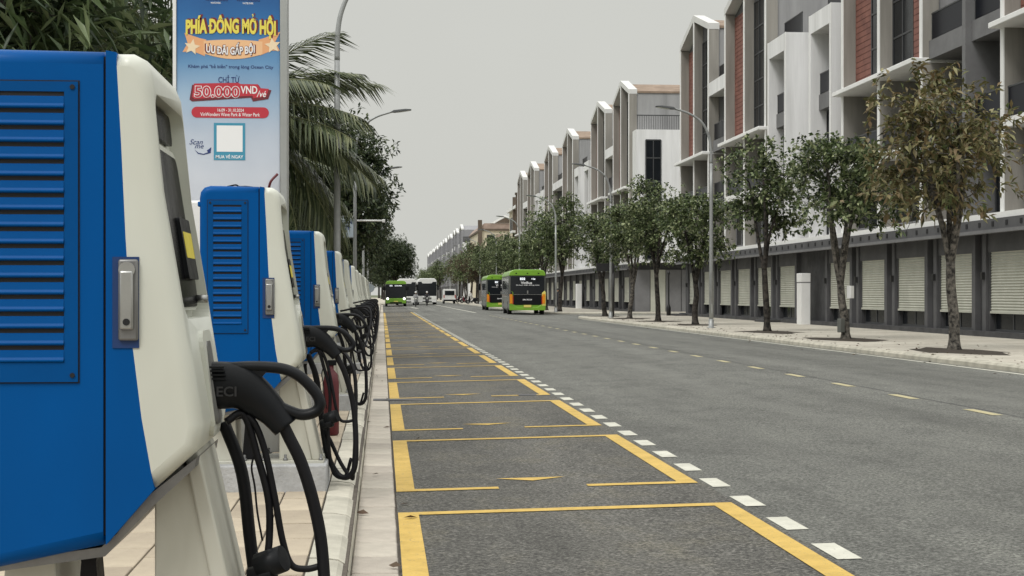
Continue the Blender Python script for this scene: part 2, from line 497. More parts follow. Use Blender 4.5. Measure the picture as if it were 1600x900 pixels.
# painted markings, each its own piece on the carriageway
def mark(name, poly, m, parent, dz=.005):
    return obj(name, MB().add([(x, y, zr(x)+dz) for x, y in poly], [tuple(range(len(poly)))]), m, parent)
def rect(x0, x1, y0, y1): return [(x0,y0),(x1,y0),(x1,y1),(x0,y1)]
PER, S0, LEN = 5.03, 11.28, 3.95
YO0, YO1 = 2.205, 2.345
for i in range(-2, 22):
    s = S0 + PER*i; e_ = s + LEN
    if s > 118: break
    mark('bay_line', rect(XL+.005, XL+.14, s, e_), M['yellow'], lane)
    mark('bay_line', rect(YO0, YO1, s, e_), M['yellow'], lane)
    mark('bay_line', rect(XL+.14, YO0, e_-.13, e_), M['yellow'], lane)
    mark('bay_line', rect(XL+.14, .86, s, s+.12), M['yellow'], lane)
    mark('bay_line', rect(1.52, YO0, s, s+.12), M['yellow'], lane)
    mark('bay_arrow', [(.88,s+.62),(1.15,s+.43),(1.42,s+.62)], M['yellow'], lane)
md = None
for i in range(115):
    y = 3.86 + 1.022*i
    me_ = mark('edge_dash', rect(2.40, 2.535, y, y+.51), M['white_line'], road)
for i in range(36):
    y = 16.7 - .43 + 2.62*(i-5)
    mark('centre_dash', rect(6.64, 6.77, y, y+.87), M['pale_line'], road)
mark('edge_line', rect(10.93, 11.05, Y0, 84), M['white_line'], road)
mark('edge_line', rect(10.93, 11.05, 106, 420), M['white_line'], road)
mark('centre_line', rect(6.62, 6.78, 110, 420), M['white_line'], road)
mark('arrow_mark', [(3.35,150),(3.6,150),(3.2,163),(2.95,163)], M['white_line'], road)
# longitudinal paving seam beside the centre dashes
sm = MB(); sr = random.Random(9); yy = Y0; pr_ = 6.86
while yy < 100:
    nx = 6.86+sr.uniform(-.02,.02); wv = sr.uniform(.006,.016)
    sm.add([(pr_-wv,yy,zr(pr_)+.003),(pr_+wv,yy,zr(pr_)+.003),(nx+wv,yy+.8,zr(nx)+.003),(nx-wv,yy+.8,zr(nx)+.003)], [(0,1,2,3)]); yy += .8; pr_ = nx
obj('seam', sm, M['b_dark'], road)
# dark joint / drain covers across the bays
gr = obj('drain_cover', MB().box(-.12, .58, 20.95, 21.25, -.02, .0135), M['b_dark2'], lane)
obj('drain_cover', MB().box(1.9, 2.38, 21.3, 21.55, .0, zr(2.0)+.008), M['b_dark2'], lane)

# left gutter slabs and kerb stones
rnd = random.Random(5)
Z_L = .12
gut = struct(obj('gutter', MB().box(XG-.02, XL, Y0, 210, -.04, -.012), M['joint']))
for i in range(110):
    y = 3.0 + .5*i
    zz = rnd.uniform(-.003, .003)
    m = MB().add([(XG,y+.008,.006+zz),(XL-.012+rnd.uniform(-.006,.004),y+.006,.002+zz),(XL-.012,y+.494,.002+zz),(XG,y+.494,.006+zz),
                  (XG,y+.006,-.03),(XL-.01,y+.006,-.03),(XL-.01,y+.494,-.03),(XG,y+.494,-.03)],
                 [(0,1,2,3),(4,7,6,5),(0,4,5,1),(1,5,6,2),(2,6,7,3),(3,7,4,0)])
    obj('slab', m, M['gutter'], gut, bevel=.008, seg=1, origin=(XG, y, 0))
obj('slab', MB().box(XG, XL-.01, 58, 210, -.03, .004), M['gutter'], gut)
kerb = struct(obj('kerb', MB().box(-.40, XG-.012, Y0, 210, -.04, Z_L-.03), M['joint']))
KP = [(XG-.003, -.03), (XG-.008, .045), (XG-.025, .085), (XG-.06, .108), (-.30, Z_L), (-.365, Z_L+.001), (-.365, -.03)]
kst = None
for i in range(64):
    y = 3.0 + .8*i
    if kst is None:
        kst = obj('kerb_stone', MB().prism([(a-0, b) for a, b in KP], 'y', y+.006, y+.794), M['kerb'], kerb, origin=(0, y, 0))
    else:
        o = share(kst, 'kerb_stone', kerb, (rnd.uniform(-.004,.004), y, rnd.uniform(-.004,.003)))
obj('kerb_stone', MB().prism(KP, 'y', 54.2, 210), M['kerb'], kerb)

# left pavement: pavers picked out near, plain surface beyond
lw = struct(obj('sidewalk', MB().box(-6.0, -.37, Y0, 215, -.05, Z_L-.012), M['joint']))
pav = []
for k in range(4):
    m = MB().box(.005, .273, .008, .542, 0, .03)
    o = obj('paver', m, M['paver'], lw, bevel=.004, seg=1, origin=(0,0,0))
    pav.append(o)
first = [True]*4
n_p = 0
for c in range(9):
    for r in range(46):
        x = -.372 - .278*(c+1); y = 4.6 + .55*r + (.275 if c % 2 else 0)
        if c > 4 and y > 12.5: continue
        k = rnd.randrange(4)
        loc = (x, y, Z_L-.03+rnd.uniform(-.0025,.0025))
        if first[k]:
            pav[k].location = loc; first[k] = False
        else:
            o = pav[k].copy(); COL.objects.link(o); o.parent = lw; o.location = loc
        n_p += 1
pm = M['paver']
def pavmat():
    m = mat('paver_field', (.41,.35,.275), .85, .25, 2., .3, 50.)
    n = m.node_tree; b = n.nodes['Principled BSDF']; src = b.inputs['Base Color'].links[0].from_socket
    tc = n.nodes.new('ShaderNodeTexCoord'); mp = n.nodes.new('ShaderNodeMapping'); mp.inputs['Rotation'].default_value = (0,0,R(90))
    br = n.nodes.new('ShaderNodeTexBrick'); br.inputs['Scale'].default_value = 1; br.inputs['Brick Width'].default_value = .55; br.inputs['Row Height'].default_value = .278
    br.inputs['Mortar Size'].default_value = .006
    br.inputs['Color1'].default_value = (1,1,1,1); br.inputs['Color2'].default_value = (.86,.84,.82,1); br.inputs['Mortar'].default_value = (.3,.27,.24,1)
    n.links.new(tc.outputs['Object'], mp.inputs[0]); n.links.new(mp.outputs[0], br.inputs['Vector'])
    mi = n.nodes.new('ShaderNodeMix'); mi.data_type = 'RGBA'; mi.blend_type = 'MULTIPLY'; mi.inputs['Factor'].default_value = 1
    n.links.new(src, mi.inputs[6]); n.links.new(br.outputs['Color'], mi.inputs[7]); n.links.new(mi.outputs[2], b.inputs['Base Color'])
    return m
M['paver_field'] = pavmat()
obj('paving', MB().box(-2.9, -.372, 29.5, 215, Z_L-.03, Z_L-.002), M['paver_field'], lw)
obj('paving', MB().box(-2.9, -1.8, 12.5, 29.5, Z_L-.03, Z_L-.004), M['paver_field'], lw)
obj('paving', MB().box(-6, -2.9, Y0, 215, Z_L-.03, Z_L-.004), M['paver_field'], lw)
obj('paving', MB().box(-2.9, -.372, Y0, 4.55, Z_L-.03, Z_L-.004), M['paver_field'], lw)
# pavement built out beyond the bays
struct(obj('sidewalk', MB().prism([(-8,214),(.5,214),(2.4,226),(2.6,240),(2.6,600),(-8,600)], 'z', -.05, .16), M['sidewalk']))

# right pavement with kerb
def tilemat():
    m = mat('pavement_tiles', (.49,.465,.40), .85, .3, .5, .3, 40., vcol=(.40,.37,.315), detail=7)
    n = m.node_tree; b = n.nodes['Principled BSDF']; src = b.inputs['Base Color'].links[0].from_socket
    tc = n.nodes.new('ShaderNodeTexCoord')
    br = n.nodes.new('ShaderNodeTexBrick'); br.inputs['Scale'].default_value = 1; br.inputs['Brick Width'].default_value = .8; br.inputs['Row Height'].default_value = .4
    br.inputs['Mortar Size'].default_value = .010
    br.inputs['Color1'].default_value = (1,1,1,1); br.inputs['Color2'].default_value = (.90,.885,.88,1); br.inputs['Mortar'].default_value = (.55,.52,.48,1)
    n.links.new(tc.outputs['Object'], br.inputs['Vector'])
    mi = n.nodes.new('ShaderNodeMix'); mi.data_type = 'RGBA'; mi.blend_type = 'MULTIPLY'; mi.inputs['Factor'].default_value = 1
    n.links.new(src, mi.inputs[6]); n.links.new(br.outputs['Color'], mi.inputs[7]); n.links.new(mi.outputs[2], b.inputs['Base Color'])
    return m
M['sidewalk'] = tilemat()
def arc(cx, cy, r, a0, a1, n=10): return [(cx+r*math.cos(R(a0+(a1-a0)*i/n)), cy+r*math.sin(R(a0+(a1-a0)*i/n))) for i in range(n+1)]
KW = .28
rw = struct(obj('sidewalk', MB().prism([(XKR+KW,Y0),(60,Y0),(60,92.6)] + arc(XKR+5.2, 87.4, 5.2-KW, 90, 180), 'z', -.05, SW-.006), M['sidewalk']))
rk = struct(obj('kerb', MB().box(XKR+.03, XKR+KW-.02, Y0, 86, -.05, SW-.05), M['joint']))
ks = None
def kprof(): return [(XKR, -.03), (XKR, SW-.045), (XKR+.035, SW-.004), (XKR+.06, SW), (XKR+KW-.001, SW), (XKR+KW-.001, -.03)]
for i in range(66):
    y = 21.4 + i
    if ks is None:
        ks = obj('kerb_stone', MB().prism(kprof(), 'y', y+.006, y+.994), M['kerb'], rk, origin=(0, y, 0))
    else:
        share(ks, 'kerb_stone', rk, (rnd.uniform(-.002,.002), y, rnd.uniform(-.005,.004)))
obj('kerb_stone', MB().prism(kprof(), 'y', Y0, 21.4), M['kerb'], rk)
def kcurve(cx, cy, r, a0, a1):
    m = MB(); n = 14
    pr = [(0,-.03),(0,SW-.045),(.035,SW-.004),(.06,SW),(KW,SW)]
    vs = []
    for i in range(n+1):
        a = R(a0+(a1-a0)*i/n)
        for q, z in pr: vs.append((cx+(r-q)*math.cos(a), cy+(r-q)*math.sin(a), z))
    k = len(pr)
    m.add(vs, [(i*k+j, i*k+j+1, (i+1)*k+j+1, (i+1)*k+j) for i in range(n) for j in range(k-1)])
    return m
obj('kerb_stone', kcurve(XKR+5.2, 87.4, 5.2, 180, 90), M['kerb'], rk)
obj('kerb_stone', MB().box(XKR+5.2, 60, 92.6-.0, 92.88, -.03, SW), M['kerb'], rk)
rw2 = struct(obj('sidewalk', MB().prism([(XKR+KW,111),(XKR+KW,330),(60,330),(60,106.1)] + arc(XKR+5.2, 111, 5.2-KW, 270, 180)[:-1], 'z', -.05, SW-.006), M['sidewalk']))
rk2 = struct(obj('kerb', kcurve(XKR+5.2, 111, 5.2, 180, 270), M['kerb']))
obj('kerb_stone', MB().prism(kprof(), 'y', 111, 330), M['kerb'], rk2)
obj('kerb_stone', MB().box(XKR+5.2, 60, 105.8, 106.1, -.03, SW), M['kerb'], rk2)
struct(obj('sidewalk', MB().box(XKR, 60, 342, 700, -.05, SW), M['sidewalk']))
# ------------------------------------------------------------------ terraces of gabled townhouses
XF, XB, XU, XR, XE = 18.0, 18.55, 19.6, 20.2, 31.0
ZE, ZRI = 16.47, 17.62
def shutter_mesh(x, y0, y1, z0, z1, pit=.085):
    m = MB(); n = int((z1-z0)/pit); vs = []
    for i in range(n+1):
        z = z0+(z1-z0)*i/n
        for dx, dz in ((0,0),(.028,pit*.5)):
            if z+dz > z1+1e-6: continue
            vs += [(x-.014+dx, y0, z+dz), (x-.014+dx, y1, z+dz)]
    m.add(vs, [(2*i, 2*i+2, 2*i+3, 2*i+1) for i in range(len(vs)//2-1)])
    return m
def window(t, x, y0, y1, z0, z1, nv=1, nh=2, name='window', fm='frame', lite=False, off=.03):
    """glazing facing the street at x: frame with panes between its bars"""
    fw = .07
    f = MB()
    ys = [y0+(y1-y0)*i/(nv+1) for i in range(nv+2)]
    zs = [z0+(z1-z0)*i/(nh+1) for i in range(nh+2)]
    for y in ys: f.box(x-.05-off, x+.05, y-fw/2, y+fw/2, z0, z1)
    for z in zs: f.box(x-.046-off, x+.046, y0+.001, y1-.001, z-fw/2, z+fw/2)
    w_ = obj(name, f, M[fm], t)
    if lite:
        obj('pane', MB().box(x-.02-off, x+.02, y0, y1, z0, z1), M['glass'], w_)
    else:
        for i in range(nv+1):
            for j in range(nh+1):
                obj('pane', MB().box(x-.02-off, x+.02, ys[i]+fw/2+.002, ys[i+1]-fw/2-.002, zs[j]+fw/2+.002, zs[j+1]-fw/2-.002), M['glass'], w_)
    return w_
def rail(t, x, y0, y1, z0, z1):
    r_ = obj('balcony_rail', MB().box(x-.03, x+.03, y0, y1, z1-.05, z1).box(x-.02, x+.02, y0, y0+.05, z0, z1).box(x-.02, x+.02, y1-.05, y1, z0, z1), M['frame'], t)
    obj('pane', MB().box(x-.012, x+.012, y0+.04, y1-.04, z0+.06, z1-.04), M['glass_rail'], r_)
    return r_
def block(t, y0, y1, lite=False):
    """tall white portal-framed bay"""
    b = obj('white_bay', MB().box(XF, XR+.1, y0, y0+.26, 3.75, 13.2).box(XF, XR+.1, y1-.26, y1, 3.75, 13.2).box(XF+.002, XR+.1, y0+.258, y1-.258, 12.42, 13.198), M['b_white'], t)
    if not lite:
        obj('edge', MB().box(XF-.012, XF+.02, y0-.004, y0+.05, 3.75, 13.21).box(XF-.012, XF+.02, y1-.05, y1+.004, 3.75, 13.21), M['b_edge'], b)
    obj('band', MB().box(XF+.35, XF+1.0, y0+.262, y1-.262, 9.2, 9.85).box(XF+.35, XF+1.0, y0+.262, y1-.262, 6.1, 6.6), M['b_mid'], t)
    obj('back_wall', MB().box(XF+1.25, XF+1.45, y0+.262, y1-.262, 3.75, 12.42), M['b_mid'], t)
    rail(t, XF+.42, y0+.27, y1-.27, 9.85, 10.75)
    window(t, XF+1.2, y0+.4, y1-.4, 10.0, 12.2, 1, 0, lite=lite)
    window(t, XF+.75, y0+.32, y1-.32, 6.65, 9.15, 1, 1, lite=lite)
    window(t, XF+.75, y0+.32, y1-.32, 3.95, 6.05, 1, 0, lite=lite)
    rail(t, XF+.8, y0+.1, y1-.1, 13.19, 14.15)
def narrow(t, y0, y1, lite=False, parapet=True):
    """narrow recess with stacked balconies"""
    if parapet:
        obj('balcony_parapet', MB().box(XF+.01, XR, y0+.002, y1-.002, 12.38, 13.12), M['b_white'], t)
        rail(t, XF+.6, y0+.05, y1-.05, 13.12, 14.05)
    for z in (9.3, 6.05):
        obj('balcony_floor', MB().box(XF+.22, XR, y0+.003, y1-.003, z, z+.62), M['b_mid'], t)
        rail(t, XF+.32, y0+.04, y1-.04, z+.62, z+1.55)
        window(t, XR-.02, y0+.12, y1-.12, z+.7, z+2.85, 1, 0, lite=lite)
    window(t, XF+1.0, y0+.12, y1-.12, 3.95, 6.0, 1, 0, lite=lite)
def shopfront(t, y0, y1, bays):
    """charcoal ground floor: pilasters, roller shutters part way down, glass below"""
    z0 = SW
    obj('ground_floor_wall', MB().box(18.75, XE, y0, y1, z0-.05, 3.76), M['b_dark'], t)
    obj('plinth', MB().box(17.95, 18.75, y0, y1, z0-.05, z0+.15), M['b_dark'], t)
    edges = []
    for (a, b) in bays:
        s = obj('roller_shutter', shutter_mesh(18.27, a, b, .93, 2.72), M['shutter'], t)
        obj('shutter_rail', MB().box(18.23, 18.32, a, b, .88, .95), M['shutter'], s)
        w_ = obj('shop_window', MB().box(18.38, 18.46, a, a+.07, z0+.15, .93).box(18.38, 18.46, b-.07, b, z0+.15, .93).box(18.381, 18.459, (a+b)/2-.035, (a+b)/2+.035, z0+.15, .93).box(18.379, 18.461, a, b, z0+.14, z0+.22), M['frame'], t)
        obj('pane', MB().box(18.40, 18.43, a+.07, (a+b)/2-.035, z0+.15, .93).box(18.40, 18.43, (a+b)/2+.035, b-.07, z0+.15, .93), M['glass'], w_)
        obj('fascia', MB().box(18.22, 18.75, a-.14, b+.14, 2.72, 3.3), M['b_dark2'], t)
        for q in (a-.42, b+.14):
            obj('pilaster', MB().box(18.16, 18.76, q, q+.28, z0+.14, 3.3), M['b_dark2'], t)
        for q in (a-.14, b): obj('shutter_jamb', MB().box(18.24, 18.60, q, q+.14, z0+.14, 2.72), M['b_dark'], s)
        obj('wall_light', MB().box(18.06, 18.16, b+.22, b+.34, 1.9, 2.12), M['iron'], t)
    edges = sorted([y0]+[a-.42 for a, b in bays]+[b+.42 for a, b in bays]+[y1])
    for i in range(0, len(edges)-1, 2):
        if edges[i+1]-edges[i] > .05:
            obj('pier', MB().box(18.34, 18.76, edges[i], edges[i+1], z0+.13, 3.3), M['b_dark'], t)
    c = obj('cornice', MB().box(17.72, 18.76, y0, y1, 3.3, 3.66), M['b_dark2'], t)
    obj('cornice_lip', MB().box(17.62, 17.84, y0+.002, y1-.002, 3.24, 3.34), M['b_mid'], c)
    obj('ledge', MB().box(17.80, 18.76, y0+.001, y1-.001, 3.66, 3.84), M['b_edge'], c)
    sl_ = MB(); y = y0+.3
    while y < y1-.2:
        sl_.box(17.705, 17.722, y, y+.16, 3.44, 3.58); y += 1.0
    obj('slots', sl_, M['dark'], c)
GT = 'gabled townhouses lining the street'
def house(y0, y1, g0, g1, low, high, label, bays, lite=False):
    t = thing('townhouse', label, 'house', (XF, y0, SW), GT)
    mid = (g0+g1)/2
    a0, a1 = g0, g1
    for (a, b) in ((y0, g0), (g1, y1)):
        if b-a > .12:
            obj('recess_wall', MB().box(XR, XE, a, b, 3.75, 13.1), M['b_grey'], t)
            obj('penthouse_wall', MB().box(22.2, XE, a, b, 13.1, 15.9), M['b_grey'], t)
            if b-a > 1.5: window(t, 22.2, a+.3, b-.3, 13.3, 15.4, 2 if b-a > 3 else 1, 0, lite=lite)
    # gabled volume
    pent = [(g0+.02, 9.3), (g1-.02, 9.3), (g1-.02, ZE-.25), (mid, ZRI-.42), (g0+.02, ZE-.25)]
    obj('gable_wall', MB().prism(pent, 'x', XB, XE), M['b_grey'], t)
    obj('lower_wall', MB().box(XU, XE, g0+.02, g1-.02, 3.75, 9.3).box(18.62, XU, g0+.02, g1-.02, 3.75, 6.35), M['b_mid'], t)  # darker grey than the gable wall: shade under the canopy put into colour
    # roof
    s1 = [(g0-.05, ZE-.27), (mid, ZRI-.40), (mid, ZRI-.26), (g0-.05, ZE-.13)]
    s2 = [(g1+.05, ZE-.27), (mid, ZRI-.40), (mid, ZRI-.26), (g1+.05, ZE-.13)]
    obj('roof', MB().prism(s1, 'x', XB+.02, XE+.2).prism(s2, 'x', XB+.02, XE+.2), M['rooftile'], t)
    sl = (ZRI-ZE)/((g1-g0)/2+.08)
    b1 = [(g0-.08, ZE-.36), (mid, ZRI-.36), (mid, ZRI), (g0-.08, ZE)]
    b2 = [(g1+.08, ZE-.36), (mid, ZRI-.36), (mid, ZRI), (g1+.08, ZE)]
    obj('gable_frame', MB().prism(b1, 'x', XF-.03, XB+.05).prism(b2, 'x', XF-.03, XB+.05), M['b_frame'], t)
    fw = .24
    for nm, y, top in (('fin', g0-.08, ZE-.34), ('fin', mid-fw/2, ZRI-.38), ('fin', g1+.08-fw, ZE-.34)):
        f = obj(nm, MB().box(XF+.012, XB+.02, y, y+fw, 9.3, top).box(XF+.012, XU, y, y+fw, 3.75, 9.3), M['b_beige'], t)
        obj('edge', MB().box(XF-.02, XF+.0125, y-.002, y+fw+.002, 3.75, top+.02), M['b_edge'], f)
    obj('canopy', MB().box(XF-.38, XU, g0-.10, g1+.10, 9.20, 9.37), M['b_edge'], t, bevel=.02, seg=1)
    # terracotta boards at the outer thirds, glazing beside the middle fin
    zt = ZE-.5
    for (a, b) in ((g0+fw-.08+.01, g0+2.15), (g1-2.1, g1+.08-fw-.01)):
        m = MB(); z = 9.38
        while z < zt-.02:
            m.box(XB-.06, XB+.01, a, b, z, min(z+.205, zt)); z += .225
        stuff(obj('cladding_boards', m, M['cladding'], t))
        obj('cladding_back', MB().box(XB-.03, XB+.012, a, b, 9.36, zt), M['b_dark'], t)
    for (a, b) in ((g0+2.2, mid-fw/2-.02), (mid+fw/2+.02, g1-2.15)):
        window(t, XB, a, b, 9.4, zt, 1, 4, lite=lite)
    obj('head_panel', MB().prism([(g0+.2, zt), (g1-.2, zt), (g1-.2, ZE-.38), (mid, ZRI-.40), (g0+.2, ZE-.38)], 'x', XB-.04, XB+.03), M['b_dark2'], t)
    # balconies under the canopy and first-floor glazing
    obj('balcony_floor', MB().box(XF+.02, XU, g0-.08+fw, g1+.08-fw, 6.3, 6.58), M['b_edge'], t)
    for (a, b) in ((g0+.2, mid-fw/2-.02), (mid+fw/2+.02, g1-.2)):
        rail(t, XF+.12, a, b, 6.58, 7.5)
        window(t, XU-.02, a+.15, b-.15, 6.65, 8.95, 2, 0, lite=lite)
        window(t, 18.60, a+.15, b-.15, 3.98, 6.1, 2, 0, fm='b_mid', lite=lite)
    for s_, side in ((low, 0), (high, 1)):
        if s_ is None: continue
        kind, a, b = s_
        if kind == 'block': block(t, a, b, lite)
        else: narrow(t, a, b, lite, kind == 'narrow')
    if bays is not None: shopfront(t, y0, y1, bays)
    else:
        obj('ground_floor_wall', MB().box(18.3, XE, y0, y1, SW-.05, 3.74), M['b_dark'], t)
        obj('cornice', MB().box(17.3, 18.8, y0+.001, y1-.001, 3.3, 3.8), M['b_mid'], t)
    return t
B1 = [(42.1+4.15*i-4.15, 44.85+4.15*i-4.15) for i in range(6)]
B2 = [(66.7+4.17*i, 69.4+4.17*i) for i in range(6)]
def inb(bs, y0, y1): return [b for b in bs if y0 <= (b[0]+b[1])/2 < y1]
AB = B1+B2
h0 = house(34.0, 46.4, 35.6, 43.4, None, ('plain', 43.5, 46.25), 'gabled townhouse at the shop-front end away from the side street, behind the olive-leaved tree', inb(AB, 34, 46.4))
obj('party_pier', MB().box(XF+.02, XR, 46.26, 46.54, 3.75, 14.5), M['b_mid'], h0)
ho = house(46.4, 65.6, 50.1, 59.0, ('plain', 46.55, 50.0), ('block', 60.5, 63.7), 'gabled townhouse with two terracotta board strips, left of it two white portal bays', inb(AB, 46.4, 65.6))
house(65.6, 81.75, 71.1, 79.7, ('block', 67.5, 70.7), ('narrow', 79.8, 81.74), 'gabled townhouse in the middle of the near terrace, white portal bay at its side', inb(AB, 65.6, 81.75))
house(81.75, 91.9, 83.8, 91.8, ('narrow', 81.76, 83.7), None, 'last gabled townhouse of the near terrace, on the side street corner', inb(AB, 81.75, 91.9))
# far terrace beyond the side street
def sb(y0, y1):
    n = max(1, int((y1-y0-.8)/4.1)); p = (y1-y0)/n
    return [(y0+p*i+p/2-1.3, y0+p*i+p/2+1.3) for i in range(n)]
hD = house(111.2, 121.2, 111.3, 119.0, None, ('narrow', 119.1, 121.19), 'corner townhouse with white end block, tall window and roof-terrace railing facing the side street', sb(111.2, 121.2))
FT = [(121.2,138.2,123.4,131.8,('narrow',121.21,123.3),('block',133.3,136.4)), (138.2,157.0,144.6,152.8,('block',140.2,143.4),('narrow',152.9,156.9)),
      (157.0,175.7,161.7,169.9,('narrow',157.1,161.6),('block',171.2,174.3)), (175.7,193.2,181.5,190.0,('block',177.2,180.3),('narrow',190.1,193.1)), (193.2,204.4,196.0,204.2,('narrow',193.3,195.9),None)]
FN = ['second gabled townhouse of the far terrace beyond the side street', 'third gabled townhouse of the far terrace beyond the side street',
      'fourth gabled townhouse of the far terrace beyond the side street', 'fifth gabled townhouse of the far terrace beyond the side street',
      'last gabled townhouse of the far terrace, next to the cream and brown building']
for f_, nme in zip(FT, FN):
    house(*f_, nme, sb(f_[0], f_[1]), lite=True)
# white end block of the corner house, facing the side street
eb = obj('end_block', MB().box(18.25, 25.5, 109.6, 111.25, 3.75, 13.35), M['b_white'], hD)
f_ = MB()
for x in (18.95, 19.5, 20.05): f_.box(x-.035, x+.035, 109.53, 109.62, 4.0, 12.6)
for z in (4.0, 5.6, 6.8, 8.4, 9.6, 11.3, 12.6): f_.box(18.95, 20.05, 109.534, 109.616, z-.04, z+.04)
ew = obj('window', f_, M['frame'], hD)
for xx in ((18.99,19.46),(19.54,20.01)):
    for z0_, z1_ in ((4.05,5.55),(5.65,6.75),(8.45,9.55),(9.65,11.25),(11.35,12.55)):
        obj('pane', MB().box(xx[0], xx[1], 109.56, 109.61, z0_, z1_), M['glass'], ew)
obj('spandrel', MB().box(18.99, 20.01, 109.565, 109.60, 6.85, 8.35), M['b_mid'], ew)
rr_ = MB().box(18.3, 25.5, 109.66, 109.72, 14.35, 14.42)
x = 18.35
while x < 25.5:
    rr_.box(x, x+.03, 109.67, 109.71, 13.34, 14.36); x += .13
obj('terrace_railing', rr_, M['frame'], hD)
obj('terrace_canopy', MB().box(22.3, 27, 109.4, 111.3, 15.3, 15.5), M['b_edge'], hD)
for i in range(6):
    obj('wall_panel', MB().box(18.4+1.15*i, 19.5+1.15*i, 110.98, 111.22, SW, 3.25), M[['b_mid','shutter','b_mid','b_mid','shutter','b_mid'][i]], hD)
# white pillar cabinet set against the shop-fronts
uc = obj('pillar_cabinet', MB().box(17.55, 17.95, 63.3, 64.0, SW-.02, 2.32), M['b_edge'], bevel=.015)
tag(uc, 'tall white square pillar cabinet standing against the charcoal shop-front wall', 'cabinet')
obj('cap', MB().box(17.545, 17.955, 63.295, 64.005, 1.97, 2.34), M['b_edge'], uc, bevel=.015)
obj('cap_joint', MB().box(17.547, 17.953, 63.297, 64.003, 1.93, 1.972), M['b_mid'], uc)
uc2 = obj('pillar_cabinet', MB().box(17.5, 17.95, 137.5, 138.4, SW-.02, 2.4), M['b_edge'], bevel=.015)
tag(uc2, 'tall white pillar cabinet against the far terrace, seen left of the street trees', 'cabinet')
def step(y0, y1, label):
    s = obj('entrance_step', MB().box(17.3, 17.96, y0, y1, SW-.03, SW+.10), M['b_dark'], bevel=.01)
    tag(s, label, 'step')
step(68.2, 70.4, 'dark stone entrance step by the shop-front with the white pillar cabinet')
step(89.5, 91.7, 'dark stone entrance step at the side street end of the shop-fronts')

# cream building with brown corner piers, at the end of the far terrace
cb_ = thing('apartment_block', 'cream apartment block with brown corner piers beyond the far terrace', 'building', (18, 207, SW))
obj('wall', MB().box(18.4, 30, 207, 222, SW-.05, 13.2), M['cream'], cb_)
obj('roof', MB().box(18.0, 30.3, 206.8, 222.3, 13.2, 13.6), M['b_edge'], cb_)
for y in (206.6, 211.5):
    obj('corner_pier', MB().box(18.0, 18.45, y, y+.45, SW-.05, 14.9), M['brown'], cb_)
obj('pier_cap', MB().box(17.9, 18.55, 206.5, 207.15, 14.9, 15.2), M['brown'], cb_)
for z in (4.2, 7.4, 10.4):
    for y in (208.3, 214.6, 218):
        window(cb_, 18.4, y, y+2.2, z, z+1.9, 1, 0, lite=True)
    obj('balcony', MB().box(17.7, 18.4, 209, 213, z-.5, z-.2), M['b_edge'], cb_)
# cream villa with a pediment, beyond the cross street
vl = thing('villa', 'cream villa with grey pediment roof and brown pier beyond the cross street', 'house', (19, 292, SW))
obj('wall', MB().box(18.9, 27.5, 292, 330, -.05, 13.6), M['cream'], vl)
obj('roof_band', MB().box(18.6, 27.8, 291.7, 330.3, 13.6, 13.95), M['brown'], vl)
obj('roof', MB().prism([(18.6,13.95),(27.8,13.95),(27.0,15.0),(19.4,15.0)], 'y', 291.8, 330.2), M['pinkroof'], vl)
pd_ = obj('pediment', MB().prism([(20.6,15.0),(26.2,15.0),(23.4,16.6)], 'y', 291.7, 300), M['b_edge'], vl)
obj('pediment_panel', MB().prism([(21.4,15.05),(25.4,15.05),(23.4,16.15)], 'y', 291.6, 291.71), M['brown'], pd_)
obj('corner_pier', MB().box(18.2, 18.95, 291.4, 292.4, -.05, 15.6), M['brown'], vl)
for x, z in ((19.9,10.6),(23.2,10.6),(19.9,6.8),(23.2,6.8)):
    w_ = obj('window', MB().box(x, x+1.5, 291.88, 292.02, z, z+2.2), M['frame'], vl)
    obj('pane', MB().box(x+.1, x+1.4, 291.86, 291.9, z+.1, z+2.1), M['glass'], w_)
obj('blind_panel', MB().box(21.7, 22.9, 291.9, 292.02, 9.4, 12.9), M['pinkroof'], vl)
# distant terrace
def far_house(y0, y1, g0, g1, first):
    t = thing('townhouse', 'x', 'house', (XF, y0, SW), 'gabled townhouses of the distant terrace')
    mid = (g0+g1)/2
    pent = [(g0+.02, 3.7), (g1-.02, 3.7), (g1-.02, ZE-.25), (mid, ZRI-.3), (g0+.02, ZE-.25)]
    obj('gable_wall', MB().prism(pent, 'x', XB, XE), M['far_grey'], t)
    b1 = [(g0-.08, ZE-.36), (mid, ZRI-.36), (mid, ZRI), (g0-.08, ZE)]
    b2 = [(g1+.08, ZE-.36), (mid, ZRI-.36), (mid, ZRI), (g1+.08, ZE)]
    obj('gable_frame', MB().prism(b1, 'x', XF-.03, XB+.05).prism(b2, 'x', XF-.03, XB+.05), M['b_frame'], t)
    for y in (g0-.08, mid-.12, g1-.16):
        obj('fin', MB().box(XF, XB+.02, y, y+.24, 3.7, ZE-.3), M['far_grey'], t)
    obj('canopy', MB().box(XF-.75, XB, g0-.25, g1+.25, 9.16, 9.36), M['b_edge'], t)
    for (a, b) in ((g0+.5, mid-.2), (mid+.2, g1-.5)):
        w_ = obj('window', MB().box(XB-.06, XB+.02, a, b, 9.5, 15.8).box(XB-.06, XB+.02, a, b, 4.2, 8.6), M['frame'], t)
    obj('recess_wall', MB().box(XR, XE, y0, y1, 3.7, 13.1), M['far_grey'], t)
    obj('white_bay', MB().box(XF, XR, y0+.3, y0+3.4 if g0-y0 > 3.5 else g0-.2, 3.7, 13.2), M['b_grey'], t) if g0-y0 > 1 else None
    obj('balcony_parapet', MB().box(XF, XR, g1+.2, y1-.1, 12.4, 13.2), M['b_white'], t) if y1-g1 > .5 else None
    obj('ground_floor_wall', MB().box(18.2, XE, y0, y1, -.05, 3.7), M['b_dark'], t)
    return t
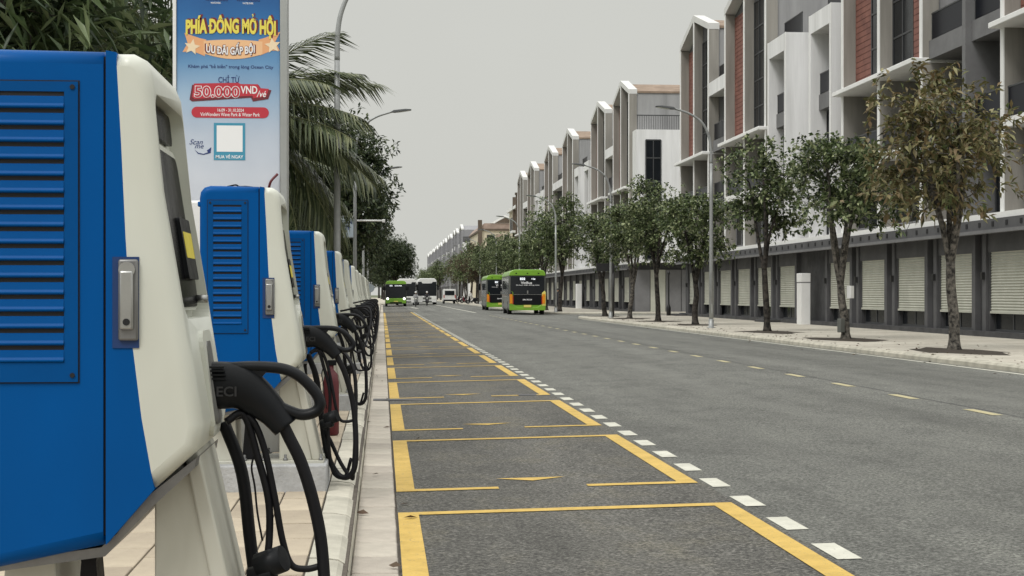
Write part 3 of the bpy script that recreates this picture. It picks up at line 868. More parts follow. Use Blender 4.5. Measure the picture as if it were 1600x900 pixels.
ORDW = 'first second third fourth fifth sixth seventh eighth ninth tenth eleventh twelfth thirteenth fourteenth fifteenth sixteenth seventeenth eighteenth'.split()
y = 350.0; q = None; NF = 16
for i in range(NF):
    long_ = i % 2 == 1
    y1_ = y + (20.4 if long_ else 13.0)
    fh = far_house(y, y1_, y + (8.5 if long_ else .1), y + (17.0 if long_ else 8.6), i == 0)
    fh['label'] = 'first gabled house of the distant pale terrace, beside the cream villa' if i == 0 else '%s gabled house of the distant pale terrace, counted from the cream villa' % ORDW[i]
    if i == 0:
        obj('end_block', MB().box(18.3, 24, 348.4, 350, -.05, 13.3), M['b_white'], fh)
        obj('end_window', MB().box(19.3, 20.6, 348.32, 348.42, 4.5, 12.3), M['glass'], fh)
        obj('terrace_railing', MB().box(18.3, 24, 348.5, 348.6, 13.3, 14.6), M['b_dark2'], fh)
    y = y1_
bp_ = tag(obj('iron_post', MB().lathe((17.05, 90.6), [(.13,SW),(.13,SW+.5),(.08,SW+.6),(.05,SW+.7),(.045,2.6),(.09,2.7),(.05,2.85)], 10), M['iron']), 'black iron post with thick foot at the end of the shop-fronts', 'post')
tag(obj('sign_post', MB().lathe((12.95, 85.6), [(.07,SW-.01),(.07,2.95)], 10), M['iron']), 'black post with small dark sign box near the rounded kerb corner', 'post')
sp_ = bpy.data.objects['sign_post']
obj('sign_box', MB().box(12.0, 13.0, 85.5, 85.7, 2.75, 3.2), M['iron'], sp_)
# ------------------------------------------------------------------ trees
def unit(v): 
    n = np.linalg.norm(v, axis=-1, keepdims=True); return v/np.maximum(n, 1e-9)
def leaves_mesh(name, pos, dirs, L, W, droop, rng, mat_, spread=.9, per=7, jit=.25):
    """whorls of folded diamond leaves"""
    n = len(pos); N = n*per
    p = np.repeat(pos, per, 0); d = np.repeat(dirs, per, 0)
    r = unit(rng.normal(size=(N,3)))
    dd = unit(d*(1-spread*.5) + r*spread)
    dd[:,2] -= droop*rng.uniform(.3,1.2,N); dd = unit(dd)
    side = unit(np.cross(dd, np.tile([0,0,1.], (N,1)) + .35*rng.normal(size=(N,3))))
    nrm = np.cross(side, dd)
    ll = (L*rng.uniform(.65,1.2,N))[:,None]; ww = (W*rng.uniform(.7,1.2,N))[:,None]
    b = p + rng.normal(size=(N,3))*jit*L
    mid = b + dd*ll*.5
    v = np.stack([b, mid+side*ww+nrm*ww*.35, b+dd*ll - np.array([0,0,1.])*ll*droop*.25, mid-side*ww+nrm*ww*.35], 1).reshape(-1,3)
    i = np.arange(N)[:,None]*4
    f = np.concatenate([i+np.array([[0,1,2]]), i+np.array([[0,2,3]])], 1).reshape(-1,3)
    me = bpy.data.meshes.new(name)
    me.vertices.add(len(v)); me.vertices.foreach_set('co', v.ravel())
    me.loops.add(f.size); me.loops.foreach_set('vertex_index', f.ravel().astype(np.int32))
    me.polygons.add(len(f)); me.polygons.foreach_set('loop_start', np.arange(0, f.size, 3, dtype=np.int32))
    me.update(calc_edges=True)
    me.materials.append(mat_)
    return me
def make_tree(seed, H, fork, cr, cz, off, nclus, nwh, L, W, leafm, barkm, trunk_r=.13, lean=.12, droop=.35, clus_r=.45, limbs=4, per=7, bare=0):
    """root empty with trunk and crown; crown ellipsoid radii cr about (off, cz)"""
    rg = np.random.default_rng(seed); rn = random.Random(seed)
    t = thing('street_tree', 'x', 'tree', (0,0,0))
    C = np.array([off[0], off[1], cz])
    tr = MB()
    bx_, by_ = rn.uniform(-lean,lean), rn.uniform(-lean,lean)
    base = spline([(0,0,-.05),(bx_*.4+.03,by_*.3,fork*.35),(bx_*.5-.03,by_*.7,fork*.7),(bx_,by_,fork)], 5)
    rad = [trunk_r*(1.55 if i == 0 else 1.18 if i == 1 else 1.0-.22*i/len(base)) for i in range(len(base))]
    tr.tube(base, rad, 10)
    top = np.array([bx_, by_, fork])
    # cluster centres spread over the crown
    cl = []
    tries = 0
    while len(cl) < nclus and tries < 6000:
        tries += 1
        u = rg.normal(size=3); u /= np.linalg.norm(u)
        q = u*rg.uniform(.25,1.12)**.55*np.array([1,1,rg.uniform(.8,1.12)])
        c = C + q*np.array(cr)*np.array([.86,.86,.9])
        if c[2] < fork+.3: continue
        if all(np.linalg.norm((c-k)/np.array(cr)) > 1.05/nclus**.38 for k in cl): cl.append(c)
    # limbs, each feeding the clusters on its side
    mains = []
    for i in range(limbs):
        a = 2*math.pi*i/limbs+rn.uniform(-.4,.4)
        e_ = C + np.array([math.cos(a)*cr[0]*.42, math.sin(a)*cr[1]*.42, rn.uniform(-.15,.35)*cr[2]])
        m1 = top*.6+e_*.4+np.array([rn.uniform(-.12,.12), rn.uniform(-.12,.12), .12])
        pth = spline([tuple(top-np.array([0,0,.12])), tuple(m1), tuple(e_)], 6)
        tr.tube(pth, [trunk_r*(.62-.36*k/(len(pth)-1)) for k in range(len(pth))], 7)
        mains.append(pth)
    pos = []; dr = []
    for c in cl:
        best = min(((Vector(c)-p).length*(1.0+.25*(j < 3)), p) for pth in mains for j, p in enumerate(pth))[1]
        m_ = (np.array(best)+c)/2+rg.normal(size=3)*.12+np.array([0,0,-.08])
        pth = spline([tuple(best), tuple(m_), tuple(c)], 4)
        tr.tube(pth, [trunk_r*(.24-.16*k/(len(pth)-1)) for k in range(len(pth))], 5, cap=False)
        for _ in range(4):
            e_ = c+rg.normal(size=3)*clus_r*.75
            tr.tube([tuple(c), tuple((c+e_)/2+rg.normal(size=3)*.05), tuple(e_)], [trunk_r*.085, trunk_r*.06, trunk_r*.03], 4, cap=False)
        k = int(nwh*rg.uniform(.6,1.35))
        o_ = np.clip(rg.normal(size=(k,3)), -1.9, 1.9)*clus_r*np.array([1,1,.72])*rg.uniform(.6,1.35)
        pos.append(c+o_); dr.append(unit(o_*1.0+np.array([0,0,.35])+unit(c-C)*.4))
    pos = np.concatenate(pos); dr = np.concatenate(dr)
    obj('trunk', tr, M[barkm], t)
    me = leaves_mesh('crown', pos, dr, L, W, droop, rg, M[leafm], per=per)
    o = link_mesh('crown', me, t, (0,0,0))
    for b in range(bare): pass
    return t
T = {}
T['olive'] = make_tree(3, 6.7, 2.0, (1.62,1.5,2.15), 4.45, (-.35,0), 25, 24, .23, .045, 'leaf_olive', 'bark_pale', .125, .15, .45, .36, 5, 8)
T['g1'] = make_tree(8, 6.1, 1.55, (1.42,1.35,1.55), 4.45, (-.05,0), 17, 46, .165, .048, 'leaf_green', 'bark_pale', .125, .14, .3, .34, 4, 8)
T['g2'] = make_tree(14, 6.5, 2.1, (1.5,1.4,1.5), 4.75, (-.1,0), 16, 44, .165, .048, 'leaf_green', 'bark', .115, .2, .3, .36, 4, 8)
T['g3'] = make_tree(22, 6.0, 1.7, (1.75,1.6,1.75), 4.1, (0,0), 19, 46, .165, .047, 'leaf_green', 'bark', .13, .18, .3, .38, 4, 8)
T['g4'] = make_tree(31, 6.6, 2.2, (1.85,1.7,2.0), 4.6, (0,0), 21, 46, .17, .048, 'leaf_green', 'bark', .125, .16, .3, .40, 4, 8)
T['rust'] = make_tree(37, 6.6, 2.3, (1.9,1.7,2.0), 4.7, (0,0), 34, 34, .18, .040, 'leaf_rust', 'bark', .14, .16, .35, .42, 4, 8)
T['big'] = make_tree(41, 9.6, 2.6, (3.0,3.0,3.5), 6.1, (0,0), 62, 58, .27, .062, 'leaf_dark', 'bark', .22, .2, .3, .55, 6, 8)
T['long'] = make_tree(47, 6.2, 1.6, (2.0,2.0,1.9), 4.35, (0,0), 44, 30, .44, .030, 'long_leaf', 'bark', .12, .2, .55, .42, 5, 8)
used = set()
GTR = 'street trees along the pavement'
def place_tree(k, x, y, rz, s, label, z, group=GTR, name=None):
    if k in used: o = dup(T[k], (x, y, z), rz, label, group)
    else:
        used.add(k); o = T[k]; o.location = (x, y, z); o.rotation_euler = (0,0,rz); o['label'] = label; o['group'] = group
    o.scale = (s, s, s)
    return o
RT = [('olive',12.75,33.4,0,1.0,'sparse olive-brown street tree with pale blotched trunk, leaves partly dried'),
      ('g1',12.95,42.1,.5,1.0,'green street tree with forked pale trunk before the white pillar cabinet'),
      ('g2',12.95,50.9,1.2,1.0,'green street tree with slim dark trunk beside the tall near street lamp'),
      ('g3',12.9,62.6,2.0,1.0,'dark green street tree with a looped double trunk past the tall street lamp'),
      ('g4',12.9,71.2,.3,1.0,'full green street tree with a bent black trunk before the side street'),
      ('g1',12.9,79.5,3.6,1.06,'green street tree with short stout trunk, second from the kerb corner'),
      ('g3',12.9,88.3,4.0,1.10,'dark street tree standing on the rounded kerb corner of the side street')]
rnd = random.Random(4)
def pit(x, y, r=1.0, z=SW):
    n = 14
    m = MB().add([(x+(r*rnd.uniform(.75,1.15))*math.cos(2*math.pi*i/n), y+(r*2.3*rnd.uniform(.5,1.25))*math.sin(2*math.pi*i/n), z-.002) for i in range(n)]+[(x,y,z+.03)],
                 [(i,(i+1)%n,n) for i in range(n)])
    obj('tree_pit_shade', m, M['soil_shade'], rw if y < 100 else rw2)  # soil round the trunk, spread wider and darker to paint in tree shade
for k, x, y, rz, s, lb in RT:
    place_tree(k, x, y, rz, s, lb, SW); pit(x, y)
ks_ = ['g4','g2','g1','g4','g3','g2','g4','g1','g4','g2','rust','g4','rust','g3','g4','g2','rust','g4']
for i, k in enumerate(ks_):
    y = 112.5+9.2*i
    place_tree(k, 13.0+rnd.uniform(-.2,.2), y, rnd.uniform(0,6.28), rnd.uniform(1.05,1.3), ('rusty-leaved' if k == 'rust' else 'green')+' street tree behind the green buses, %s past the side street' % ORDW[i], SW, 'street trees beyond the side street')
for i in range(8):
    place_tree(['g4','g2','g3'][i % 3], 13.4, 352+i*22, i*1.3, 1.35, 'green street tree before the distant pale terrace, %s from the cream villa' % ORDW[i], SW, 'street trees by the distant terrace')
tb = [o for o in bpy.data.objects if o.get('label','').startswith('green street tree with forked pale')][0]
jb = obj('junction_box', MB().box(-.03, .10, -.22, -.06, 1.15, 1.5), M['bus_white'], None, bevel=.01, origin=(0,0,0)); jb.parent = tb
jb = obj('junction_box', MB().box(-.30, -.14, -.1, .04, .2, .58), M['bus_grey'], None, bevel=.01, origin=(0,0,0)); jb.parent = tb
# left side
GL = 'broad trees behind the chargers'
place_tree('big', -2.8, 72, 0, 1.0, 'broad dark tree behind the chargers, beside the small lamp banner', Z_L-.02, GL)
for i, (x, y, s, r_) in enumerate(((-2.7,94,.98,1.1), (-2.8,120,1.0,2.2), (-3.0,150,1.05,3.1), (-4.2,176,1.0,.6), (-4.0,54,.9,4.2), (-5.4,40,.85,5.0))):
    place_tree('big', x, y, r_, s, 'broad dark tree behind the chargers, %s past the small lamp banner' % ORDW[i+1] if i < 4 else 'broad dark tree behind the chargers, between the palms and small lamp banner', Z_L-.02, GL)
for x, y, s, r_ in ((1.9,226,1.0,.4), (-3.2,250,1.2,1.9), (1.0,300,1.3,3.3), (-6,205,1.1,.2), (0.5,360,1.4,2.0), (0,430,1.5,1.0), (-1,520,1.6,4.0)):
    place_tree('big', x, y, r_, s, 'broad dark tree on the far corner behind the oncoming green bus' if y < 240 and x > 0 else 'broad dark tree far along behind the oncoming green bus', .14, 'far trees on the charger side')
place_tree('long', -4.35, 14.6, 0, .92, 'long-leaved dark tree above the cabinet at the row end', Z_L-.02, 'long-leaved trees behind the chargers')
place_tree('long', -6.3, 16.0, 2.0, 1.15, 'long-leaved dark tree behind the other one at the row end', Z_L-.02, 'long-leaved trees behind the chargers')
place_tree('long', -5.4, 22.0, 4.0, 1.1, 'long-leaved dark tree among the palms behind the chargers', Z_L-.02, 'long-leaved trees behind the chargers')

# palms: every frond a part
def frond_mesh(seed, Lf, drp, n=58, ll=.80):
    rg = np.random.default_rng(seed)
    V = []; F = []
    K = 14; cur = []
    for i in range(K+1):
        u = i/K
        cur.append(np.array([Lf*(u-.12*u*u*drp), 0, Lf*(.34*u - .62*drp*u*u)]))
    cur = np.array(cur)
    def at(u):
        x = u*K; i = min(int(x), K-1); return cur[i]+(cur[i+1]-cur[i])*(x-i)
    for s in (-1, 1):
        for i in range(n):
            u = .14+.86*(i+rg.uniform(0,.5))/n
            p = at(u); tg = unit(at(min(1, u+.02))-at(max(0, u-.02)))
            l = ll*(.45+1.1*math.sin(math.pi*min(1, .12+u*.82)))*rg.uniform(.85,1.1)*(.55 if u > .93 else 1)
            d_ = unit(tg*(.55+.5*u)+np.array([0, s*1.0, .10])+rg.normal(size=3)*.05)
            sd = unit(np.cross(d_, np.array([0,0,1.])))
            wd = .020
            p1 = p+d_*l*.5+np.array([0,0,-.10*l]); p2 = p+d_*l*.92+np.array([0,0,-.46*l*rg.uniform(.8,1.3)])
            b = len(V)
            V += [p-sd*wd*.6, p+sd*wd*.6, p1-sd*wd, p1+sd*wd, p2]
            F += [(b,b+1,b+3,b+2), (b+2,b+3,b+4)]
    me = bpy.data.meshes.new('frond')
    me.from_pydata([tuple(v) for v in V], [], F)
    me.materials.append(M['palm'])
    return me, cur
FR = [frond_mesh(s, 4.0, d_) for s, d_ in ((1,.85),(2,1.15),(3,.6))]
RIB = []
for me, cur in FR:
    m = MB().tube([tuple(c) for c in cur], [.035-.029*i/(len(cur)-1) for i in range(len(cur))], 6)
    rb = bpy.data.meshes.new('rib'); rb.from_pydata(m.v, [], m.f); rb.polygons.foreach_set('use_smooth', [True]*len(m.f)); rb.materials.append(M['palm_rib'])
    RIB.append(rb)
def palm(x, y, zc, rot, nf, label, sc=1.0, dirs=None, left=False):
    t = thing('palm_tree', label, 'palm', (x, y, Z_L-.02), 'palms behind the chargers')
    h = zc-Z_L+.02
    tk = MB(); pts = []; rs = []
    for i in range(25):
        u = i/24
        pts.append((.18*math.sin(u*2.2+rot), .12*math.cos(u*2+rot)-.12*math.cos(rot), h*u)); rs.append((.17-.06*u)*(1.07 if i % 2 else .97)*(1.5 if i == 0 else 1))
    o = obj('trunk', MB().tube(pts, rs, 10), M['palm_trunk'], t, origin=(0,0,0)); o.location = (0,0,0)
    rg = random.Random(int(x*10+y))
    for i in range(nf):
        if dirs and i < len(dirs): az, tilt, k = dirs[i]
        else:
            az, tilt, k = rot+i*2.399, rg.uniform(-25, 42), rg.randrange(3)
            if left: az = R(75+210*((i*.618) % 1))
        f = bpy.data.objects.new('frond', FR[k][0]); COL.objects.link(f); f.parent = t
        f.location = (pts[-1][0], pts[-1][1], h-.05)
        f.rotation_euler = (rg.uniform(-.3,.3), R(-tilt), az); f.scale = (sc*rg.uniform(.9,1.1),)*3
        rbo = bpy.data.objects.new('rib', RIB[k]); COL.objects.link(rbo); rbo.parent = f
    return t
palm(-3.75, 33.0, 5.0, .3, 26, 'coconut palm whose fronds droop over the chargers past the advertising panel',
     dirs=[(R(-8),30,0),(R(-25),8,1),(R(8),-4,0),(R(-15),-22,1),(R(-40),22,0),(R(18),20,2),(R(-5),38,2),(R(-30),-30,1),(R(25),-12,1),(R(-12),12,0),(R(0),-14,2),(R(-20),-8,0),(R(-2),22,2),(R(-35),-5,2),(R(-10),-30,0)])
palm(-3.7, 20.5, 5.3, 1.1, 20, 'coconut palm with fronds showing left of the advertising panel top', left=True)
palm(-5.2, 27.5, 5.4, 2.0, 18, 'coconut palm standing back between the other palms', left=True)
palm(-5.0, 39.5, 5.2, 1.6, 18, 'coconut palm behind the chargers next to the lamp that rises through fronds')
palm(-4.6, 47, 5.6, .6, 16, 'coconut palm furthest along behind the chargers')
# fallen leaves along the kerbs and round the tree pits
rg = np.random.default_rng(77)
def litter(n, xs, ys, zf, nm, label, sd):
    p = np.stack([xs(n), ys(n), np.zeros(n)], 1)
    p[:,2] = [zf(x)+.012 for x in p[:,0]]
    d_ = unit(rg.normal(size=(n,3))*np.array([1,1,.08]))
    me = leaves_mesh('leaf', p, d_, .085, .022, .05, rg, M['leaf_rust'], spread=.05, per=1, jit=0)
    o = link_mesh(nm, me, None, (0,0,0)); o['label'] = label; o['category'] = 'leaves'; stuff(o)
litter(420, lambda n: 11.4+np.abs(rg.normal(size=n))*1.5, lambda n: rg.uniform(24,92,n), lambda x: SW-.006, 'leaf_litter', 'dry fallen leaves scattered on the pavement below the street trees', 1)
litter(60, lambda n: rg.uniform(10.4,11.2,n), lambda n: rg.uniform(24,86,n), lambda x: zr(x), 'leaf_litter', 'dry fallen leaves in the gutter below the shop-side kerb', 2)
litter(28, lambda n: rg.uniform(-.9,.35,n), lambda n: rg.uniform(6.5,40,n), lambda x: Z_L if x < -.3 else .01 if x < .1 else zr(x), 'leaf_litter', 'few dry leaves lying beside the chargers on paving and gutter', 3)
# clipped hedge closing the view behind the chargers
def hedge(x0, x1, y0, y1, z1, label, seed):
    rg = np.random.default_rng(seed)
    n = int((x1-x0+1.2)*(y1-y0)*22)
    p = np.stack([rg.uniform(x0,x1,n), rg.uniform(y0,y1,n), Z_L+rg.uniform(0,1,n)**.7*z1], 1)
    d_ = unit(rg.normal(size=(n,3))+np.array([.5,-.2,.6]))
    me = leaves_mesh('foliage', p, d_, .16, .035, .2, rg, M['leaf_dark'], per=6)
    t = thing('hedge', label, 'hedge', (x0, y0, Z_L-.02))
    o = link_mesh('foliage', me, t, ORG[t.name]); o.location = (-x0, -y0, -Z_L+.02)
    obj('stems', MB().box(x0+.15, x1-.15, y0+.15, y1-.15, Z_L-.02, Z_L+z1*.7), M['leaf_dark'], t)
hedge(-4.6, -3.9, 6, 60, 1.5, 'long dark clipped hedge along the back of the pavement', 2)
# ------------------------------------------------------------------ lettering
_tx = bpy.data.curves.new('text_work', 'FONT')
_to = bpy.data.objects.new('text_work', _tx)
COL.objects.link(_to)
def raw_text(body, bold):
    _tx.body = body; _tx.size = 1; _tx.offset = bold; _tx.resolution_u = 3
    bpy.context.view_layer.update()
    dg = bpy.context.evaluated_depsgraph_get()
    me = bpy.data.meshes.new_from_object(_to.evaluated_get(dg))
    v = np.array([p.co[:] for p in me.vertices]) if len(me.vertices) else np.zeros((0,3))
    f = [tuple(p.vertices) for p in me.polygons]
    bpy.data.meshes.remove(me)
    return v, f
SUBS = {'Đ':'D', 'Ở':'Ơ', 'ể':'ê'}
def text_mesh(body, bold=0.):
    """text in the x-z plane (baseline z=0, x from 0), glyphs with stacked marks put together from plain ones"""
    plain = ''.join(SUBS.get(c, c) for c in body)
    v, f = raw_text(plain, bold)
    m = MB(); m.add(v, f)
    for i, c in enumerate(body):
        if c in SUBS:
            pv, _ = raw_text(plain[:i+1], bold)
            x1 = pv[:,0].max()
            cv, _ = raw_text(plain[i], bold)
            wd = cv[:,0].max()-cv[:,0].min(); x0 = x1-wd
            if c == 'Đ':
                m.add([(x0-.1,.31,.0005),(x0+.28,.31,.0005),(x0+.28,.40,.0005),(x0-.1,.40,.0005)], [(0,1,2,3)])
            else:
                zt = cv[:,1].max(); xc = x0+wd*.45
                m.add([(xc-.04,zt+.04,0),(xc+.03,zt+.06,0),(xc+.11,zt+.16,0),(xc+.02,zt+.24,0),(xc-.08,zt+.2,0),(xc-.06,zt+.15,0),(xc+.03,zt+.15,0)], [(0,1,2,3,4,5,6)])
    return m
def lettering(body, x0, x1, z0, z1, y, m_, parent, bold=0., name='lettering', arc_h=0., axis='-y', shear=0.):
    """fit text into x0..x1, z0..z1 on the plane y (facing -y) or, with axis '-x', along y on the plane x"""
    t = text_mesh(body, bold)
    a = np.array(t.v)
    mn, mxv = a.min(0), a.max(0)
    o = MB()
    vs = []
    for p in a:
        u = (p[0]-mn[0])/(mxv[0]-mn[0]); v = (p[1]-mn[1])/(mxv[1]-mn[1])
        X = x0+(x1-x0)*u + shear*(v-.5)*(z1-z0); Z = z0+(z1-z0)*v + arc_h*(4*u*(1-u))
        vs.append((X, y-p[2], Z) if axis == '-y' else (X, y+p[2], Z))
    fs = t.f if axis == '-y' else [f[::-1] for f in t.f]
    o.add(vs, fs)
    return obj(name, o, m_, parent)

# ------------------------------------------------------------------ charging cabinets
CX0 = -.85
def section(name, poly, y0, y1, mat_, parent, off, seam):
    """extruded profile with its side perimeter rounded, except along the seams"""
    mb = MB().prism(poly, 'y', y0, y1)
    me = bpy.data.meshes.new(name)
    org = ORG[parent.name]
    me.from_pydata([(x-org[0], y-org[1], z-org[2]) for x, y, z in mb.v], [], mb.f)
    bm = bmesh.new(); bm.from_mesh(me)
    ed = []
    for e_ in bm.edges:
        a, b = [v.co + Vector(org) for v in e_.verts]
        if abs(a.y-b.y) > 1e-4: continue
        if seam(a) and seam(b): continue
        ed.append(e_)
    r_ = bmesh.ops.bevel(bm, geom=ed, offset=off, segments=5, profile=.5, affect='EDGES', clamp_overlap=True)
    for f in bm.faces:
        if abs(f.normal.y) < .995: f.smooth = True
    bm.to_mesh(me); bm.free()
    me.materials.append(mat_)
    o = link_mesh(name, me, parent, org)
    return o

def bool_cut(o, cutter):
    md = o.modifiers.new('cut', 'BOOLEAN'); md.operation = 'DIFFERENCE'; md.object = cutter; md.solver = 'EXACT'
    bpy.context.view_layer.update()
    dg = bpy.context.evaluated_depsgraph_get()
    me = bpy.data.meshes.new_from_object(o.evaluated_get(dg))
    o.modifiers.clear()
    old = o.data; o.data = me; bpy.data.meshes.remove(old)
    bpy.data.objects.remove(cutter, do_unlink=True)

GRP_CH = 'charging cabinets along the kerb'
def make_charger(yc, label):
    t = thing('charging_cabinet', label, 'charger', (CX0, yc, Z_L), GRP_CH)
    ya, yb = yc-.36, yc+.36
    XS = -.824
    seamd = lambda p: abs(p.x-XS) < .012
    # boundary blue / white
    BW = [(-.79,2.172),(-.775,1.9),(-.762,1.62),(-.742,1.30),(-.715,1.08),(-.678,.868)]
    section('rear_housing', [(XS-.004,.700),(XS-.004,2.178),(-1.15,2.182),(-1.19,2.17),(-1.215,2.14),(-1.222,2.10),(-1.222,.66),(-1.20,.635),(-1.16,.632)], ya, yb, M['blue'], t, .055, seamd)
    def onb(p):
        for a, b in zip(BW[:-1], BW[1:]):
            if b[1]-1e-3 <= p.z <= a[1]+1e-3:
                u = (p.z-a[1])/(b[1]-a[1])
                if abs(p.x-(a[0]+(b[0]-a[0])*u)) < .004: return True
        return False
    section('door', [(XS+.004,.703),(XS+.004,2.177)] + BW, ya, yb, M['blue'], t, .055, lambda p: seamd(p) or onb(p))
    obj('seam', MB().box(XS-.03, XS+.03, ya+.012, yb-.012, .73, 2.16), M['dark'], t)
    fr = [(-.742,2.172),(-.704,2.152),(-.686,2.108),(-.680,2.055),(-.650,1.76),(-.604,1.49),(-.566,1.25),(-.535,1.06),(-.548,.985)]
    sh = section('front_shell', BW + fr[::-1], ya, yb, M['white_shell'], t, .042, onb)
    cut = MB()
    def xs(z):
        for a, b in zip(fr[:-1], fr[1:]):
            if b[1] <= z <= a[1]: return a[0]+(b[0]-a[0])*(z-a[1])/(b[1]-a[1])
    yn, yf = ya+.028, yb-.05
    # recess: a sheared box following the front slope, bevelled corners
    n = 6; pts = []
    rr = .05
    for (cy, cz, a0) in ((yf-rr, 2.055-rr, 0), (yn+rr, 2.055-rr, 90), (yn+rr, 1.375+rr, 180), (yf-rr, 1.375+rr, 270)):
        for i in range(n+1):
            a = R(a0+90*i/n); pts.append((cy+rr*math.cos(a), cz+rr*math.sin(a)))
    k = len(pts)
    dep = .058
    vs = [(xs(p[1])-dep, p[0], p[1]) for p in pts] + [(xs(p[1])+.2, p[0], p[1]) for p in pts]
    cut.add(vs, [tuple(range(k))[::-1], tuple(range(k, 2*k))] + [(i, (i+1)%k, k+(i+1)%k, k+i) for i in range(k)])
    co = obj('cutter', cut, None, t)
    bool_cut(sh, co)
    # screen group on the recess floor
    def plate(name, y0, y1, z0, z1, d0, d1, m_, r=.03, parent=t):
        ps = []
        for (cy, cz, a0) in ((y1-r, z1-r, 0), (y0+r, z1-r, 90), (y0+r, z0+r, 180), (y1-r, z0+r, 270)):
            for i in range(6): 
                a = R(a0+90*i/5); ps.append((cy+r*math.cos(a), cz+r*math.sin(a)))
        q = len(ps)
        m = MB().add([(xs(p[1])+d0, p[0], p[1]) for p in ps]+[(xs(p[1])+d1, p[0], p[1]) for p in ps],
                     [tuple(range(q))[::-1], tuple(range(q, 2*q))]+[(i,(i+1)%q,q+(i+1)%q,q+i) for i in range(q)])
        return obj(name, m, m_, parent)
    plate('display_border', yn+.02, yf-.01, 1.40, 1.925, -.07, -.034, M['white_shell'], .09)
    plate('display', yn+.03, yf-.03, 1.41, 1.905, -.06, -.029, M['screen'], .075)
    plate('indicator_panel', yn+.05, yf-.08, 1.945, 2.045, -.065, -.034, M['screen'], .03)
    cr = plate('card_reader', yc+.02, yf-.04, 1.50, 1.70, -.045, -.014, M['plastic'], .012)
    plate('sticker', yc+.05, yf-.06, 1.57, 1.655, -.02, -.0125, M['sticker'], .006, cr)
    obj('key_lock', MB().tube([(xs(1.435)-.03, yf-.05, 1.435), (xs(1.435)+.006, yf-.05, 1.435)], .014, 10), M['silver'], t)
    # connector plate with its slot
    cp = plate('connector_plate', yc-.13, yc+.13, 1.0, 1.335, -.03, .014, M['white_shell'], .05)
    plate('socket', yc-.055, yc+.055, 1.035, 1.30, -.01, .0165, M['silver_dark'], .02, cp)
    # louvre panel on the near side
    px0, px1, pz0, pz1 = -1.165, -.900, 1.19, 2.082
    fy = ya
    p = obj('vent_panel', MB().box(px0, px0+.036, fy-.007, fy+.01, pz0, pz1).box(px1-.040, px1, fy-.007, fy+.01, pz0, pz1)
            .box(px0+.036, px1-.040, fy-.007, fy+.01, pz1-.030, pz1).box(px0+.036, px1-.040, fy-.007, fy+.01, pz0, pz0+.058), M['blue_panel'], t)
    obj('vent_cavity', MB().box(px0+.03, px1-.035, fy-.003, fy+.004, pz0+.05, pz1-.02), M['dark'], p)
    obj('panel_edge', MB().box(px0-.004, px1+.004, fy-.0025, fy+.002, pz0-.004, pz1+.004), M['dark'], p)
    s0 = None
    nsl = 16; pit = (pz1-.030-pz0-.058)/nsl
    for i in range(nsl):
        z = pz0+.058+pit*i
        if s0 is None:
            q = [(fy-.003, z+pit*.74), (fy-.0060, z+pit*.70), (fy-.0085, z+pit*.30), (fy-.0125, z+pit*.16), (fy-.0125, z+pit*.08), (fy-.008, z+.001), (fy-.003, z)]
            s0 = obj('slat', MB().prism(q, 'x', px0+.037, px1-.041), M['blue'], p, origin=(CX0, yc, z), smooth=False)
        else:
            share(s0, 'slat', p, (CX0, yc, z))
    for (bx, bz) in ((px0+.016, pz0+.02), (px1-.016, pz0+.02), (px0+.016, pz1-.016), (px1-.016, pz1-.016)):
        obj('screw', MB().tube([(bx, fy-.004, bz), (bx, fy-.011, bz)], .0075, 8), M['dark'], p)
    # handle set in the door edge
    h = obj('handle_recess', MB().box(-.800, -.722, ya-.0035, ya+.01, 1.290, 1.562), flat('recess_blue', (.002,.03,.13)) if 'recess_blue' not in M else M['recess_blue'], t)
    obj('handle_plate', MB().box(-.782, -.723, ya-.016, ya-.002, 1.312, 1.555), M['silver_dark'], h, bevel=.007, seg=2)
    hv = obj('handle_lever', MB().box(-.776, -.736, ya-.030, ya-.015, 1.345, 1.520), M['silver'], h, bevel=.006, seg=3)
    obj('handle_boss', MB().tube([(-.755, ya-.012, 1.523), (-.755, ya-.026, 1.523)], .024, 14), M['silver'], h)
    obj('keyhole', MB().tube([(-.755, ya-.031, 1.368), (-.755, ya-.033, 1.368)], .0105, 12), M['dark'], hv)
    # underside trim, pedestal, plinth
    obj('bottom_trim', MB().prism([(-1.19,.645),(-.84,.69),(-.70,.845),(-.56,.955),(-.565,.925),(-.69,.81),(-.83,.662),(-1.17,.618)], 'y', ya+.045, yb-.045), M['silver_dark'], t)
    obj('hinge_lug', MB().box(-1.235, -1.205, ya+.02, ya+.07, 2.04, 2.075), M['blue'], t, bevel=.008, seg=2)
    zt = Z_L+.195
    pd = obj('pedestal', MB().prism([(-.70,zt),(-.475,zt),(-.590,.90),(-.62,.93),(-.70,.90)], 'y', yc-.20, yc+.20), M['white_steel'], t, bevel=.006, seg=2)
    obj('front_plate', MB().prism([(-.475,zt),(-.415,zt),(-.565,.97),(-.612,.97)], 'y', yc-.215, yc+.215), M['white_steel'], pd, bevel=.008, seg=2)
    obj('rear_leg', MB().prism([(-1.17,zt),(-.985,zt),(-1.0,.66),(-1.15,.66)], 'y', yc-.20, yc+.20), M['white_steel'], t, bevel=.006, seg=2)
    obj('cable_duct', MB().prism([(-.955,zt),(-.86,zt),(-.885,.62),(-.87,.69),(-.945,.69),(-.93,.62)], 'y', yc-.16, yc-.04), M['rubber'], t)
    pl = obj('plinth', MB().box(-1.27, -.372, yc-.37, yc+.37, Z_L-.02, Z_L+.178), M['concrete'], t, bevel=.012, seg=2)
    bp = obj('base_plate', MB().box(-1.20, -.395, yc-.26, yc+.26, Z_L+.17, Z_L+.197), M['white_steel'], pl, bevel=.004, seg=1)
